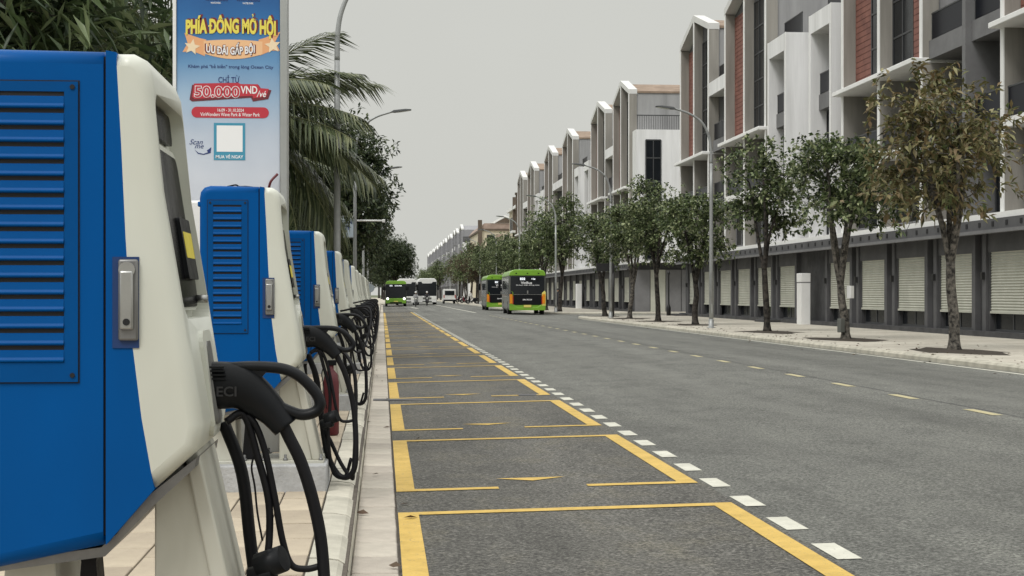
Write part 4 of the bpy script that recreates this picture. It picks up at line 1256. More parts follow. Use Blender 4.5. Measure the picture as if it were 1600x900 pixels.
    for bx in (-1.18, -.93, -.80, -.655, -.415):
        for by in (yc-.24, yc+.24):
            obj('bolt', MB().lathe((bx, by), [(.016,Z_L+.196),(.016,Z_L+.212),(.009,Z_L+.212),(.009,Z_L+.238)], 6), M['silver_dark'], bp)
    return t

def px2(px_, py_, Y):
    """a photograph pixel to (x, z) at distance Y up the street"""
    c, s = math.cos(R(YAW)), math.sin(R(YAW))
    u = (px_-800)/2400
    x = Y*(s+u*c)/(c-u*s)
    dd = Y*c + x*s
    return x, CAM_H-(py_-460)/2400*dd

def make_gun(yc, zc_label, first):
    """the connector resting in its socket with cable and dust cap; held by the cabinet, so a thing of its own"""
    t = thing('charging_connector', zc_label, 'charging plug', (CX0+.30, yc, 1.16), 'plugs hanging on the charging cabinets')
    Y = yc
    def P(a, b): 
        x, z = px2(a, b, 5.02)
        return (x, Y, z)
    path = spline([P(312,603), P(345,602), P(372,604), P(400,620), P(428,646), P(446,668)], 5)
    nn = len(path)
    rad = np.interp(np.linspace(0,1,nn), [0,.2,.4,.6,.8,1], [.076,.077,.074,.062,.048,.042])
    sq = [(a, 1.) for a in np.interp(np.linspace(0,1,nn), [0,.4,.7,1], [.62,.62,.72,.9])]
    b = obj('plug_body', MB().tube(path, list(rad), 16, sq), M['plastic'], t)
    # raised ribs near the socket and a plain badge
    for i in range(4):
        x, z = px2(330+i*1.2, 572+i*6, 5.02)
        obj('rib', MB().box(x, x+.045, Y-.056, Y-.036-.002*i, z-.004, z+.002), M['plastic'], b)
    lettering('ECI', px2(341,0,5.02)[0], px2(372,0,5.02)[0], px2(0,620,5.02)[1]+0*0, px2(0,604,5.02)[1], Y-.0515, M['silver_dark'] if 0 else flat('badge_grey', (.022,.022,.025)) if 'badge_grey' not in M else M['badge_grey'], b, .02) 
    hp = spline([P(352,575), P(395,573), P(440,576), P(468,588), P(492,612), P(500,630), P(493,643), P(472,648), P(447,640), P(425,628)], 5)
    obj('handle', MB().tube(hp, .0235, 10, (.95,.8)), M['plastic'], t)
    web = [P(345,568), P(405,568), P(420,577), P(407,592), P(402,606), P(408,622), P(380,612), P(350,590)]
    obj('web', MB().prism([(p[0], p[2]) for p in web], 'y', Y-.017, Y+.017), M['plastic'], t)
    cable = spline([P(440,660), P(452,684), P(471,724), P(490,786), P(503,856), (-.183,Y-.02,.42), (-.19,Y-.03,.25), (-.235,Y-.01,.175), (-.31,Y+.03,.19), (-.385,Y+.06,.34), (-.43,Y+.09,.62), (-.46,Y+.10,.86), (-.52,Y+.10,1.03)], 6)
    cb = obj('cable', MB().tube(cable, .0205, 10), M['rubber'], t)
    c2 = spline([(-.50,Y-.02,1.04), P(381,648), P(402,712), P(419,778), P(421,838), (-.375,Y-.03,.50), (-.36,Y-.02,.30), (-.33,Y,.19), (-.26,Y+.04,.17), (-.215,Y+.04,.30)], 6)
    obj('cable', MB().tube(c2, .0125, 8), M['rubber'], t)
    c3 = spline([(-.49,Y+.03,1.05), P(390,652), P(411,694), P(428,770), P(441,842), P(455,882), P(478,889), P(502,884)], 6)
    obj('cable', MB().tube(c3, .0115, 8), M['rubber'], t)
    ch = spline([P(396,662), P(394,690), P(398,705), P(393,730), P(398,760), P(402,800), P(410,845)], 4)
    obj('cap_cord', MB().tube(ch, .0035, 5), M['rubber'], t)
    x, z = px2(424, 872, 5.02)
    c = obj('dust_cap', MB().tube([(x-.035,Y-.05,z-.02),(x+.045,Y-.075,z+.012)], [.045,.043], 14), M['plastic'], t)
    obj('cap_lobe', MB().tube([(x-.06,Y-.05,z-.055),(x+.012,Y-.07,z-.032)], [.036,.034], 12), M['plastic'], c)
    obj('cap_strap', MB().tube([(x-.04,Y-.02,z+.02),(x-.06,Y-.02,z-.03),(x-.03,Y-.02,z-.075)], .008, 6), M['plastic'], c)
    return t

ORD = ['first','second','third','fourth','fifth','sixth','seventh','eighth','ninth','tenth','eleventh','twelfth']
CHY = [5.02, 10.81, 18.05, 26.2, 32.3, 39.2, 45.8, 52.4, 59.0, 65.6, 72.2, 78.8]
def ch_label(i):
    return ['large blue and white charging cabinet with louvred side at the end of the charger row',
            'blue and white charging cabinet standing right in front of the tall blue advertising panel',
            'blue and white charging cabinet just past the advertising panel, louvres on its blue side'][i] if i < 3 else \
           'blue and white charging cabinet, %s along the row past the advertising panel' % ORD[i-2]
def gun_label(i):
    return ['large black charging plug with looped handle on the cabinet at the row end',
            'black charging plug and hanging cable on the cabinet before the advertising panel',
            'black charging plug on the first cabinet past the advertising panel'][i] if i < 3 else \
           'black charging plug on the %s cabinet past the advertising panel' % ORD[i-2]
ch0 = make_charger(CHY[0], ch_label(0))
gn0 = make_gun(CHY[0], gun_label(0), True)
rnd = random.Random(11)
for i, y in enumerate(CHY[1:], 1):
    sk = () if i < 4 else ('screw', 'bolt', 'keyhole', 'key_lock', 'rib', 'vent_cavity', 'cap_strap')
    c = dup(ch0, (CX0+rnd.uniform(-.015,.015), y, Z_L), 0, ch_label(i), skip=sk)
    dup(gn0, (CX0+.30, y, 1.16), R(rnd.uniform(-5,5)), gun_label(i), skip=sk)
# extra cables and bits seen along the row
def loose(name, pts, r, label, m_='rubber'):
    return tag(obj(name, MB().tube(spline(pts, 8), r, 7), M[m_]), label, 'cable')
loose('charging_cable', [(-.50,10.95,.98),(-.44,10.9,.72),(-.40,10.88,.5),(-.36,10.86,.42),(-.29,10.84,.27),(-.215,10.82,.165),(-.20,10.8,.22),(-.185,10.9,.6),(-.20,11.0,.9),(-.30,11.1,1.05),(-.47,11.1,1.06)], .014, 'slim black cable looping down to the kerb before the advertising panel')
loose('charging_cable', [(-.47,18.2,1.0),(-.33,18.1,.80),(-.24,18.05,.78),(-.17,18.2,.95),(-.13,18.4,1.2),(-.2,18.5,1.3),(-.5,18.5,1.25)], .012, 'black cable loop on first cabinet past the advertising panel')
loose('charging_cable', [(-.47,26.3,1.05),(-.30,26.3,.62),(-.17,26.4,.55),(-.08,26.6,.85),(-.07,26.8,1.25),(-.2,26.8,1.35),(-.5,26.7,1.3)], .013, 'black cable loop on second cabinet past the advertising panel')
fe = obj('fire_extinguisher', MB().lathe((-.48, 14.6), [(.06,Z_L),(.075,Z_L+.02),(.075,.62),(.06,.70),(.025,.74),(.025,.80)], 14), M['maroon'])
tag(fe, 'maroon red cylinder standing on the pavement behind a hanging charging plug', 'extinguisher')
obj('valve', MB().box(-.51, -.43, 14.57, 14.63, .78, .83), M['plastic'], fe)
tag(obj('cable', MB().tube(spline([(-1.05,10.6,2.185),(-1.0,10.65,2.20),(-.98,10.7,2.192),(-.93,10.66,2.19),(-.86,10.68,2.184)],6), .006, 6), M['rubber']), 'short black wire lying on top of a blue charging cabinet', 'wire')

# grey service cabinet between a charger and the advertising panel
sc = obj('service_cabinet', MB().box(-1.66, -1.24, 12.1, 12.6, Z_L-.01, 2.18), M['b_edge'], bevel=.02, seg=2)
tag(sc, 'plain pale grey service cabinet beside the tall advertising panel', 'cabinet')
obj('cabinet_hook', MB().tube(spline([(-1.62,12.3,2.17),(-1.60,12.3,2.23),(-1.56,12.3,2.24),(-1.55,12.3,2.2)],4), .008, 6), M['silver_dark'], sc)

# ------------------------------------------------------------------ advertising panel
BY = 13.2
ad = thing('advertising_panel', 'tall blue lit advertising panel with yellow and red lettering behind the chargers', 'sign', (-1.3, BY, Z_L))
def bx(px_): return px2(px_, 460, BY-.1)[0]
def bz(py_): return px2(355, py_, BY-.1)[1]
bL, bR = bx(276), bx(437)
zT, zB = 4.9, 1.55
def banner_mat():
    m = mat('printed_banner', (.5,.5,.5), .38, spec=.45)
    n = m.node_tree; b = n.nodes['Principled BSDF']
    tc = n.nodes.new('ShaderNodeTexCoord'); s_ = n.nodes.new('ShaderNodeSeparateXYZ'); n.links.new(tc.outputs['Object'], s_.inputs[0])
    r = n.nodes.new('ShaderNodeMapRange'); r.inputs['From Min'].default_value = bz(290)-Z_L; r.inputs['From Max'].default_value = bz(-20)-Z_L
    n.links.new(s_.outputs['Z'], r.inputs['Value'])
    c = n.nodes.new('ShaderNodeValToRGB')
    cs = [(0,(.60,.63,.70)),(.25,(.52,.58,.68)),(.45,(.33,.46,.62)),(.62,(.14,.30,.52)),(.78,(.03,.16,.40)),(1,(.012,.09,.29))]
    while len(c.color_ramp.elements) < len(cs): c.color_ramp.elements.new(.5)
    for e_, (p_, k_) in zip(c.color_ramp.elements, cs): e_.position = p_; e_.color = (*k_, 1)
    n.links.new(r.outputs[0], c.inputs['Fac'])
    no = n.nodes.new('ShaderNodeTexNoise'); no.inputs['Scale'].default_value = 2.5; n.links.new(tc.outputs['Object'], no.inputs['Vector'])
    mi = n.nodes.new('ShaderNodeMix'); mi.data_type = 'RGBA'; mi.blend_type = 'SOFT_LIGHT'; mi.inputs['Factor'].default_value = .35
    n.links.new(c.outputs[0], mi.inputs[6]); n.links.new(no.outputs['Fac'], mi.inputs[7]); n.links.new(mi.outputs[2], b.inputs['Base Color'])
    return m
M['banner'] = banner_mat()
obj('casing', MB().box(bL-.03, bR+.06, BY-.07, BY+.18, Z_L-.01, zT+.1), M['alu'], ad)
fb = obj('poster', MB().box(bL, bR, BY-.092, BY-.068, zB, zT), M['banner'], ad)
obj('frame_post', MB().box(bR+.003, bR+.062, BY-.11, BY-.068, Z_L, zT+.1), M['alu'], ad, bevel=.006, seg=2)
obj('frame_post', MB().box(bL-.032, bL-.003, BY-.11, BY-.068, Z_L, zT+.1), M['b_edge'], ad, bevel=.006, seg=2)
YF = BY-.0935
def shape(name, pts, k, dy, parent=fb):
    return obj(name, MB().add([(bx(a), YF-dy, bz(b)) for a, b in pts], [tuple(range(len(pts)))]), M[k], parent)
flat('p_orange', (.80,.40,.19)); flat('p_peach', (.86,.52,.28)); flat('p_yellow', (.80,.68,.10)); flat('p_maroon', (.16,.02,.03)); flat('p_white', (.85,.85,.86))
flat('p_navy', (.015,.035,.16)); flat('p_teal', (.05,.28,.42)); flat('p_red', (.50,.03,.05)); flat('p_cream', (.87,.70,.48)); flat('p_purple', (.12,.04,.13))
def ctr(pts):   # smooth closed outline
    return pts
shape('ribbon_tail', [(288,52),(312,60),(322,62),(320,88),(300,80),(285,82),(293,68)], 'p_orange', .0)
shape('ribbon_tail', [(438,48),(414,58),(404,61),(406,86),(424,78),(437,78),(430,64)], 'p_orange', .0)
top = [(318+i*9.2, 64+8*math.sin(math.pi*i/10)*-.3) for i in range(11)]
bot = [(410-i*9.2, 84+8*math.sin(math.pi*i/10)) for i in range(11)]
shape('ribbon', top+bot, 'p_peach', .001)
def star(cx, cy, r, rot):
    return [(cx+(r if i % 2 == 0 else r*.45)*math.sin(R(36*i+rot)), cy-(r if i % 2 == 0 else r*.45)*math.cos(R(36*i+rot))) for i in range(10)]
shape('star', star(300,74,13,10), 'p_cream', .002)
shape('star', star(426,70,13,-8), 'p_cream', .002)
def ptext(s_, x0, x1, y0, y1, k, dy, bold=.02, arc_=0., shear=0.):
    lettering(s_, bx(x0), bx(x1), bz(y1), bz(y0), YF-dy, M[k], fb, bold, 'lettering', arc_, '-y', shear)
ptext('PHÍA ĐÔNG MỞ HỘI', 292.5, 434, 21.5, 59, 'p_maroon', .002, .075, .015)
ptext('PHÍA ĐÔNG MỞ HỘI', 290, 431, 23, 61, 'p_yellow', .004, .05, .015)
ptext('ƯU ĐÃI GẤP BỘI', 320, 399.5, 62, 86, 'p_maroon', .004, .075, -.02)
ptext('ƯU ĐÃI GẤP BỘI', 322, 398, 63, 85, 'p_white', .006, .03, -.02)
ptext('Khám phá "bể biển" trong lòng Ocean City', 294, 427, 100, 108, 'p_navy', .001, .01)
ptext('CHỈ TỪ', 341, 374, 117, 129, 'p_navy', .001, .01)
shape('price_plaque', [(300,133),(372,130),(376,132),(404,132),(408,138),(424,140),(419,154),(395,158),(392,152),(300,159),(296,156)], 'p_maroon', .001)
shape('price_plaque', [(303,131),(372,129),(376,131),(403,131),(406,137),(420,138),(416,150),(396,153),(394,149),(304,155),(300,152)], 'p_red', .002)
ptext('50.000', 303, 375, 134, 153, 'p_white', .003, .055)
ptext('50.000', 304, 374, 135, 152, 'p_red', .005, .01)
ptext('VND', 376, 402, 134, 146, 'p_white', .003, .02)
ptext('/vé', 402, 416, 141, 151, 'p_white', .003, .01, 0, .2)
def pill(x0, x1, y0, y1):
    r_ = (y1-y0)/2; c = (y0+y1)/2
    return [(x1-r_+r_*math.cos(R(a)), c+r_*math.sin(R(a))) for a in range(-90,91,15)]+[(x0+r_+r_*math.cos(R(a)), c+r_*math.sin(R(a))) for a in range(90,271,15)]
shape('pill', pill(299,420,167,184), 'p_red', .001)
ptext('16.09 - 31.10.2024', 340, 381, 169.5, 174.5, 'p_white', .002, .01)
ptext('VinWonders Wave Park & Water Park', 313, 406, 176, 181.5, 'p_white', .002, .01)
shape('code_card', [(334,192),(383,192),(383,250),(334,250)], 'p_teal', .001)
shape('code_square', [(338.5,196),(379,196),(379,237),(338.5,237)], 'p_white', .002)
ptext('MUA VÉ NGAY', 337, 380, 241, 247.5, 'p_white', .002, .02)
ptext('Scan', 297, 317, 218, 226, 'p_navy', .001, .0, 0, .4)
ptext('me', 305, 318, 227, 232, 'p_navy', .001, .0, 0, .4)
shape('arrow', [(304,234),(310,239),(318,240.5),(325,238),(323,235.5),(330,230),(329,239),(327,239.6),(318,242),(309,240.5)], 'p_navy', .001)
ptext('VINWONDERS', 320, 356, -4, 1.5, 'p_navy', .001, .02); ptext('VINWONDERS', 369, 406, -4, 1.5, 'p_navy', .001, .02)
ptext('WAVE PARK', 329, 345, 3, 6, 'p_white', .001, .01); ptext('WATER PARK', 379, 396, 3, 6, 'p_white', .001, .01)
obj('wire', MB().tube(spline([(bx(420), BY-.13, bz(297)), (bx(424), BY-.16, bz(284)), (bx(434), BY-.13, bz(272))], 5), .012, 6), M['maroon'], ad)

# ------------------------------------------------------------------ street lamps
def make_lamp(side, label, group):
    t = thing('street_lamp', label, 'street lamp', (0,0,0), group)
    obj('base_flange', MB().lathe((0,0), [(.17,0),(.17,.03),(.10,.04),(.10,.32),(.085,.34)], 12), M['pole'], t)
    H = 7.1
    pts = [(0,0,.02),(0,0,2.5),(0,0,5.0),(0,0,H-.9)]
    arm = spline([(0,0,H-.9),(side*.01,0,H-.35),(side*.10,0,H+.15),(side*.34,0,H+.62),(side*.80,0,H+.95),(side*1.45,0,H+1.17)], 6)
    obj('pole', MB().tube(pts, [.082,.074,.066,.058], 10), M['pole'], t)
    obj('arm', MB().tube(arm, [.058-.020*i/len(arm) for i in range(len(arm))], 9), M['pole'], t)
    h = obj('lamp_head', MB().prism([(side*1.35,H+1.13),(side*1.45,H+1.21),(side*1.9,H+1.26),(side*2.12,H+1.25),(side*2.13,H+1.215),(side*1.5,H+1.12)], 'y', -.12, .12), M['lampdark'], t, bevel=.015, seg=2)
    obj('lens', MB().prism([(side*1.6,H+1.135),(side*2.05,H+1.20),(side*2.05,H+1.19),(side*1.6,H+1.12)], 'y', -.09, .09), M['lens'], h)
    obj('access_door', MB().box(-.03, .03, -.088, -.074, .55, .9), M['alu'], t)
    return t
lp = make_lamp(-1, 'x', 'street lamps on the building side')
RL = [(12.35,57),(12.35,82.5),(12.35,109),(12.35,138),(12.35,166),(12.35,194),(12.35,222),(12.35,250),(12.35,280)]
RLn = ['tall grey street lamp standing by the kerb among the shop-front trees',
       'grey street lamp at the rounded kerb corner of the side street',
       'grey street lamp beside the green bus on the far corner of the side street']
for i, (x, y) in enumerate(RL):
    lb = RLn[i] if i < 3 else 'grey street lamp behind the green buses, %s past the side street' % ORDW[i-2]
    if i == 0:
        lp.location = (x, y, SW-.01); lp['label'] = lb
    else: dup(lp, (x, y, SW-.01), 0, lb)
ll = make_lamp(1, 'x', 'street lamps on the charger side')
LLp = [(-.93,32.1),(-1.02,58.3),(-1.02,84.5),(-1.02,111),(1.2,232),(2.0,290)]
LLn = ['tall grey street lamp rising through the palm fronds behind the chargers',
       'grey street lamp carrying the small blue banner above the chargers',
       'grey street lamp in dark trees, first past the small blue banner','grey street lamp in dark trees, second past the small blue banner',
       'slim grey street lamp on the corner behind the oncoming green bus','slim grey street lamp far beyond the oncoming green bus']
for i, (x, y) in enumerate(LLp):
    z = Z_L-.01 if y < 200 else .15
    if i == 0: ll.location = (x, y, z); ll['label'] = LLn[0]
    else: dup(ll, (x, y, z), 0, LLn[i])
# banner on a lamp
flat('pale_blue', (.50,.58,.66))
bs = thing('lamp_banner', 'small pale blue banner with dark lettering hung on a street lamp', 'banner', (-1.06, 58.25, 3.7))
x0, x1 = -1.78, -1.08
zb0, zb1 = 3.62, 4.38
obj('cloth', MB().box(x0, x1, 58.24, 58.26, zb0, zb1), M['pale_blue'], bs)
obj('bracket', MB().box(x0, -1.0, 58.23, 58.27, zb1, zb1+.04).box(x0, -1.0, 58.23, 58.27, zb0-.04, zb0), M['pole'], bs)
lettering('OCEAN', x0+.08, x1-.05, 4.10, 4.25, 58.235, M['p_navy'], bs, .03)
lettering('CITY', x0+.2, x1-.12, 3.88, 4.03, 58.235, M['p_navy'], bs, .03)
ga = obj('bracket_arm', MB().tube([(-1.0,58.6,4.25),(.05,58.6,4.25)], .035, 8), M['bus_white'])
tag(ga, 'white horizontal bracket arm reaching over the kerb beside the small banner', 'bracket')
obj('collar', MB().tube([(-1.02,58.38,4.25),(-1.0,58.62,4.25)], .05, 8), M['pole'], ga)
obj('camera_box', MB().box(.0, .12, 58.52, 58.68, 4.18, 4.30), M['bus_white'], ga, bevel=.02)
# ------------------------------------------------------------------ buses and coach
def wheel(t, x, y, r=.46, wd=.28, z0=0):
    s = 1 if x > ORG[t.name][0] else -1
    w_ = obj('wheel', MB().tube([(x-wd/2,y,z0+r),(x+wd/2,y,z0+r)], r, 20), M['tyre'], t)
    obj('rim', MB().tube([(x+s*(wd/2-.01),y,z0+r),(x+s*(wd/2+.015),y,z0+r)], r*.58, 14), M['silver_dark'], w_)
def make_bus(x, y, label, front_to_cam):
    """city bus about 10 m long; near face (towards -y) is the rear, or the front when oncoming"""
    z = zr(x)
    t = thing('city_bus', label, 'bus', (x, y, z), 'green city buses')
    W, L, H = 1.225, 10.0, 3.02
    def b(name, x0, x1, y0, y1, z0, z1, m_, par=t, bev=0, seg=2):
        return obj(name, MB().box(x+x0, x+x1, y+y0, y+y1, z+z0, z+z1), M[m_], par, bevel=bev, seg=seg)
    prof = [(-W+.06,.30),(W-.06,.30),(W,.42),(W,2.5),(W-.05,2.82),(W-.16,2.96),(W-.4,H),(-W+.4,H),(-W+.16,2.96),(-W+.05,2.82),(-W,2.5),(-W,.42)]
    obj('body', MB().prism([(x+a, z+c) for a, c in prof], 'y', y+.05, y+L), M['bus_grey'], t, bevel=.03, seg=2, ang=50)
    obj('roof', MB().prism([(x+a*1.004, z+c+.004) for a, c in [(W,2.60),(W-.05,2.82),(W-.16,2.96),(W-.4,H),(-W+.4,H),(-W+.16,2.96),(-W+.05,2.82),(-W,2.60)]], 'y', y-.02, y+L+.01), M['bus_green'], t, bevel=.05, seg=3, ang=50)
    for s in (-1, 1):
        xx = s*W
        b('side_window', min(xx, xx+s*.012), max(xx, xx+s*.012), .35, L-.3, 1.18, 2.52, 'bus_black')
        b('side_skirt', min(xx, xx+s*.010), max(xx, xx+s*.010), .3, L-.2, .42, .95, 'bus_grey')
    for yy in (2.0, 7.4):
        for s in (-1, 1): wheel(t, x+s*(W-.12), y+yy, z0=z)
    if not front_to_cam:
        rw_ = b('rear_window', -W+.10, W-.10, -.045, .06, 1.36, 2.60, 'bus_black', bev=.02)
        b('engine_cover', -W+.10, W-.10, -.04, .06, .66, 1.352, 'plastic', bev=.02)
        b('trim_line', -W+.10, W-.10, -.055, -.03, 1.345, 1.365, 'silver')
        b('sill', -W+.02, W-.02, -.01, .3, .34, .70, 'bus_green', bev=.04)
        obj('bumper', MB().prism([(x-W+.02,z+.30),(x+W-.02,z+.30),(x+W-.02,z+.82),(x+W-.36,z+.66),(x+W-.52,z+.50),(x-W+.52,z+.50),(x-W+.36,z+.66),(x-W+.02,z+.82)], 'y', y-.075, y+.05), M['bus_green'], t, bevel=.02, seg=2)
        for s in (-1, 1):
            c_ = x+s*(W-.13)
            col_ = obj('light_column', MB().prism([(c_-.13,z+.60),(c_+.13,z+.60),(c_+.13,z+1.50),(c_+s*.05,z+1.62),(c_-s*.13,z+1.45)], 'y', y-.085, y-.03), M['bus_green' if s < 0 else 'plate'], t, bevel=.015, seg=2)
            obj('tail_light', MB().box(c_-.10, c_+.08, y-.11, y-.08, z+.75, z+1.38), M['amber'], col_)
            obj('brake_light', MB().box(c_-s*.15, c_-s*.10, y-.105, y-.08, z+.70, z+1.25), M['red_lens'], col_)
        b('number_plate', -.25, .25, -.10, -.07, .50, .66, 'plate')
        dsp = b('route_display', -.62, .80, -.06, -.04, 2.28, 2.52, 'plastic')
        lettering('E02', x-.50, x-.15, z+2.32, z+2.48, y-.064, M['led'], dsp, .03)
        lettering('→ bus', x+.25, x+.52, z+2.34, z+2.47, y-.064, M['led'], dsp, .02)
        lettering('Xe buýt điện thông minh', x-.78, x+.80, z+1.93, z+2.03, y-.052, M['p_white'], rw_, .01)
        lettering('VinBus', x-.45, x+.30, z+2.06, z+2.22, y-.052, M['p_white'], rw_, .02)
        lettering('29H-953.34', x-.32, x+.30, z+.96, z+1.06, y-.046, M['p_white'], t, .02)
        b('wiper', -.03, .05, -.07, -.04, 1.42, 1.62, 'silver')
        for q in (-.75, 0, .75): b('marker_lamp', q-.05, q+.05, -.035, -.01, 2.74, 2.80, 'plastic')
        b('mirror', -W-.28, -W-.08, L-.2, L+.05, 1.75, 2.35, 'plastic', bev=.03)
    else:
        b('windscreen', -W+.05, W-.05, -.05, .06, .98, 2.62, 'bus_black', bev=.03)
        b('front_panel', -W+.03, W-.03, -.06, .1, .36, .98, 'bus_green', bev=.05, seg=3)
        b('lower_grille', -.7, .7, -.075, -.05, .38, .52, 'plastic')
        dsp = b('route_display', -.8, .8, -.06, -.045, 2.30, 2.56, 'plastic')
        lettering('E02', x-.72, x-.40, z+2.36, z+2.52, y-.066, M['led'], dsp, .03)
        lettering('OCEAN PARK', x-.15, x+.70, z+2.36, z+2.50, y-.066, M['led'], dsp, .02)
        for s in (-1, 1):
            obj('headlight', MB().tube([(x+s*.97,y-.05,z+.92),(x+s*.97,y-.10,z+.92)], .15, 14), M['lamp_on'], t)
            b('mirror', s*W-.02 if s > 0 else -W-.26, W+.26 if s > 0 else -W+.02, -.25, -.05, 1.9, 2.4, 'plastic', bev=.03)
        b('number_plate', -.25, .25, -.10, -.055, .54, .66, 'plate')
        b('wiper', -.6, .05, -.07, -.05, 1.06, 1.10, 'plastic')
    return t
b1 = make_bus(9.68, 102.2, 'green and black city bus seen from behind, alone in front of its twin', False)
b2 = make_bus(9.98, 129, 'green and black city bus seen from behind, ahead of the other one', False)
make_bus(1.62, 180.5, 'green city bus facing this way with lit headlamps beside the charger kerb', True)
b1.rotation_euler = (0,0,R(-1.7)); b2.rotation_euler = (0,0,R(-1.2))
def make_coach(x, y, label, L=11):
    z = zr(x)
    t = thing('coach', label, 'coach', (x, y, z), 'white coaches')
    W, H = 1.25, 3.4
    prof = [(-W,.35),(W,.35),(W,2.9),(W-.1,3.2),(W-.35,H),(-W+.35,H),(-W+.1,3.2),(-W,2.9)]
    obj('body', MB().prism([(x+a, z+c) for a, c in prof], 'y', y, y+L), M['bus_white'], t, bevel=.08, seg=3, ang=40)
    obj('windscreen', MB().prism([(x-W+.06,z+1.15),(x+W-.06,z+1.15),(x+W-.06,z+2.95),(x+.7,z+2.95),(x+.6,z+2.75),(x-.6,z+2.75),(x-.7,z+2.95),(x-W+.06,z+2.95)], 'y', y-.03, y+.05), M['bus_black'], t)
    obj('front_panel', MB().box(x-W+.04, x+W-.04, y-.06, y+.05, z+.32, z+1.13), M['bus_white'], t, bevel=.05)
    obj('grille', MB().box(x-.55, x+.55, y-.08, y-.05, z+.70, z+.95).box(x-.6, x+.6, y-.08, y-.05, z+.36, z+.52), M['bus_grey'], t)
    for s in (-1, 1):
        obj('headlight', MB().box(x+s*.9-.2, x+s*.9+.2, y-.085, y-.05, z+.72, z+.92), M['lens'], t)
        obj('mirror', MB().box(x+s*(W+.14)-.1, x+s*(W+.14)+.1, y-.3, y-.1, z+1.9, z+2.5).box(x+s*(W+.05)-.12, x+s*(W+.05)+.12, y-.22, y+.05, z+2.5, z+2.58), M['plastic'], t)
        obj('side_window', MB().box(x+s*W-.012, x+s*W+.012, y+.5, y+L-.4, z+1.6, z+2.75), M['bus_black'], t)
        for yy in (2.2, L-2.6): wheel(t, x+s*(W-.12), y+yy, z0=z)
    obj('number_plate', MB().box(x-.25, x+.25, y-.1, y-.075, z+.55, z+.67), M['p_white'], t)
    return t
make_coach(5.75, 197, 'white coach facing this way behind two motor scooters')
make_coach(3.1, 196.5, 'white coach half hidden behind the oncoming green bus')
def make_van(x, y, label):
    z = zr(x) if x < XKR else SW
    t = thing('delivery_van', label, 'van', (x, y, z))
    obj('body', MB().prism([(y+0,z+.35),(y+4.6,z+.35),(y+4.6,z+1.0),(y+3.9,z+1.25),(y+3.3,z+2.1),(y+.05,z+2.15)], 'x', x-.9, x+.9), M['bus_white'], t, bevel=.06, seg=2)
    obj('rear_window', MB().box(x-.7, x+.7, y-.02, y+.03, z+1.25, z+1.9), M['bus_black'], t)
    obj('bumper', MB().box(x-.9, x+.9, y-.08, y+.05, z+.35, z+.6), M['plastic'], t)
    for s in (-1, 1):
        obj('tail_light', MB().box(x+s*.82-.06, x+s*.82+.06, y-.025, y+.02, z+.85, z+1.3), M['red_lens'], t)
        for yy in (.9, 3.7): wheel(t, x+s*.78, y+yy, .33, .2, z)
    return t
make_van(9.9, 226, 'white delivery van parked under the street trees past the green buses')

# ------------------------------------------------------------------ people and scooters
def skin_mesh(name, verts, edges, radii, root=0):
    me = bpy.data.meshes.new(name); me.from_pydata(verts, edges, [])
    o = bpy.data.objects.new(name, me); COL.objects.link(o)
    sk = o.modifiers.new('s', 'SKIN'); sk.use_smooth_shade = True
    for i, r_ in enumerate(radii): me.skin_vertices[0].data[i].radius = (r_, r_) if not isinstance(r_, tuple) else r_
    me.skin_vertices[0].data[root].use_root = True
    ss = o.modifiers.new('u', 'SUBSURF'); ss.levels = 1; ss.render_levels = 1
    bpy.context.view_layer.update()
    m2 = bpy.data.meshes.new_from_object(o.evaluated_get(bpy.context.evaluated_depsgraph_get()))
    bpy.data.objects.remove(o, do_unlink=True); bpy.data.meshes.remove(me)
    return m2
def person(x, y, z, rz, label, top, seated=False, group=None, helmet=None):
    if seated:
        v = [(0,0,.80),(0,-.02,1.02),(0,.0,1.24),(0,.02,1.36),(0,.05,1.44),(0,.05,1.55),
             (.10,.05,.80),(.15,.42,.78),(.13,.40,.38),(.13,.52,.32),(-.10,.05,.80),(-.15,.42,.78),(-.13,.40,.38),(-.13,.52,.32),
             (.19,0,1.30),(.26,.12,1.06),(.25,.40,1.02),(.25,.47,1.01),(-.19,0,1.30),(-.26,.12,1.06),(-.25,.40,1.02),(-.25,.47,1.01)]
    else:
        v = [(0,0,.90),(0,0,1.10),(0,0,1.32),(0,0,1.42),(0,.01,1.49),(0,.01,1.60),
             (.09,0,.88),(.10,.06,.48),(.10,.02,.08),(.10,.14,.04),(-.09,0,.88),(-.10,-.04,.48),(-.10,-.10,.08),(-.10,.02,.04),
             (.19,0,1.37),(.24,-.03,1.10),(.25,.06,.86),(.25,.10,.78),(-.19,0,1.37),(-.24,.02,1.10),(-.24,.10,.86),(-.24,.13,.78)]
    e_ = [(0,1),(1,2),(2,3),(3,4),(4,5),(0,6),(6,7),(7,8),(8,9),(0,10),(10,11),(11,12),(12,13),(2,14),(14,15),(15,16),(16,17),(2,18),(18,19),(19,20),(20,21)]
    r_ = [.15,.14,.16,.07,.06,.105,.10,.075,.05,.045,.10,.075,.05,.045,.07,.05,.04,.045,.07,.05,.04,.045]
    t = thing('person', label, 'person', (x, y, z), group)
    me = skin_mesh('body', v, e_, r_); me.materials.append(M[top])
    b = link_mesh('body', me, t, ORG[t.name])
    hd = obj('helmet' if helmet else 'hair', MB().lathe((x, y+(.05 if seated else .01)), [(.03,z+(1.72 if seated else 1.745)),(.09,z+(1.70 if seated else 1.72)),(.125,z+(1.62 if seated else 1.65)),(.13,z+(1.54 if seated else 1.60))][::-1], 12), M[helmet or 'iron'], t)
    fc = obj('face', MB().tube([(x, y-.02+(.16 if seated else .1), z+(1.53 if seated else 1.57)), (x, y-.02+(.18 if seated else .13), z+(1.53 if seated else 1.57))], [.085,.06], 10), M['skin'], t)
    t.rotation_euler = (0,0,rz)
    return t
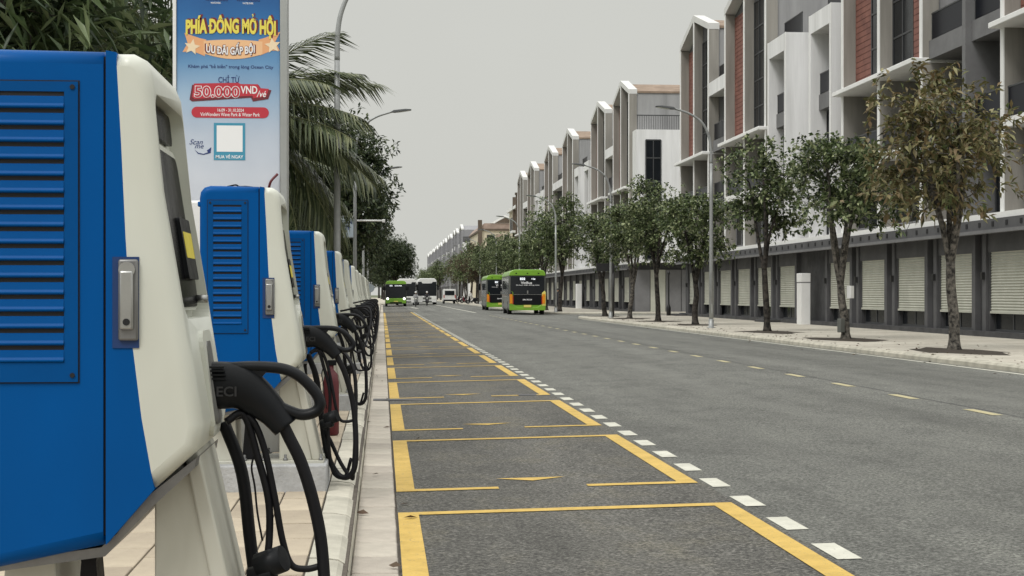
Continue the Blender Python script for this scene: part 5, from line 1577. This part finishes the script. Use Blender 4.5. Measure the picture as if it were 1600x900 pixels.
def scooter(x, y, z, rz, label, col_, group):
    t = thing('motor_scooter', label, 'scooter', (x, y, z), group)
    for yy in (-.55, .68):
        w_ = obj('wheel', MB().tube([(x-.05,y+yy,z+.26),(x+.05,y+yy,z+.26)], .26, 16), M['tyre'], t)
        obj('rim', MB().tube([(x-.055,y+yy,z+.26),(x+.055,y+yy,z+.26)], .13, 10), M['silver'], w_)
    obj('body', MB().prism([(y-.85,z+.62),(y-.80,z+.75),(y-.05,z+.68),(y+.10,z+.42),(y+.36,z+.40),(y+.44,z+.98),(y+.56,z+.98),(y+.62,z+.5),(y+.45,z+.28),(y-.2,z+.26),(y-.5,z+.42)], 'x', x-.14, x+.14), M[col_], t, bevel=.03)
    obj('seat', MB().box(x-.13, x+.13, y-.80, y-.02, z+.70, z+.80), M['plastic'], t, bevel=.03)
    obj('front_fork', MB().tube([(x,y+.68,z+.26),(x,y+.52,z+.95)], .035, 8), M['silver_dark'], t)
    obj('handlebar', MB().tube([(x-.32,y+.42,z+1.03),(x,y+.5,z+1.0),(x+.32,y+.42,z+1.03)], .02, 8), M['plastic'], t)
    obj('headlight', MB().box(x-.08, x+.08, y+.54, y+.6, z+.85, z+.97), M['lens'], t)
    t.rotation_euler = (0,0,rz)
    return t
for i, (x, y, tp, cl_) in enumerate(((3.75, 172, 'cloth_grey', 'bus_grey'), (5.35, 184, 'cloth_dark', 'plastic'))):
    z = zr(x)
    lb = ['beside the oncoming green bus', 'right before the white coach'][i]
    scooter(x, y, z, math.pi, 'motor scooter ridden this way %s' % lb, cl_, 'ridden scooters')
    person(x, y, z, math.pi, 'helmeted rider in %s clothes on a scooter %s' % (['grey','dark'][i], lb), tp, True, 'scooter riders', 'bus_white')
for i in range(7):
    y = 205+i*7.5
    scooter(12.1+.3*(i % 2), y, SW, R(70+10*i), '%s motor scooter parked under the far street trees, %s in line' % (['black','white','maroon','grey'][i % 4], ORDW[i]), ['plastic','bus_white','maroon','bus_grey'][i % 4], 'parked scooters')
person(13.9, 121, SW, R(160), 'person in dark clothes standing on the pavement beside the green bus', 'cloth_dark')
person(12.6, 219, SW, R(200), 'person in white shirt among the parked scooters', 'cloth_white')
tag(obj('traffic_sign', MB().lathe((-.75, 98), [(.035,Z_L-.01),(.03,2.1)], 8), M['pole']), 'small round traffic sign on a grey post by the charger kerb', 'sign')
obj('sign_face', MB().tube([(-.75,97.95,1.85),(-.75,97.92,1.85)], .27, 20), M['pale_blue'], bpy.data.objects['traffic_sign'])
bpy.data.objects.remove(_to, do_unlink=True)
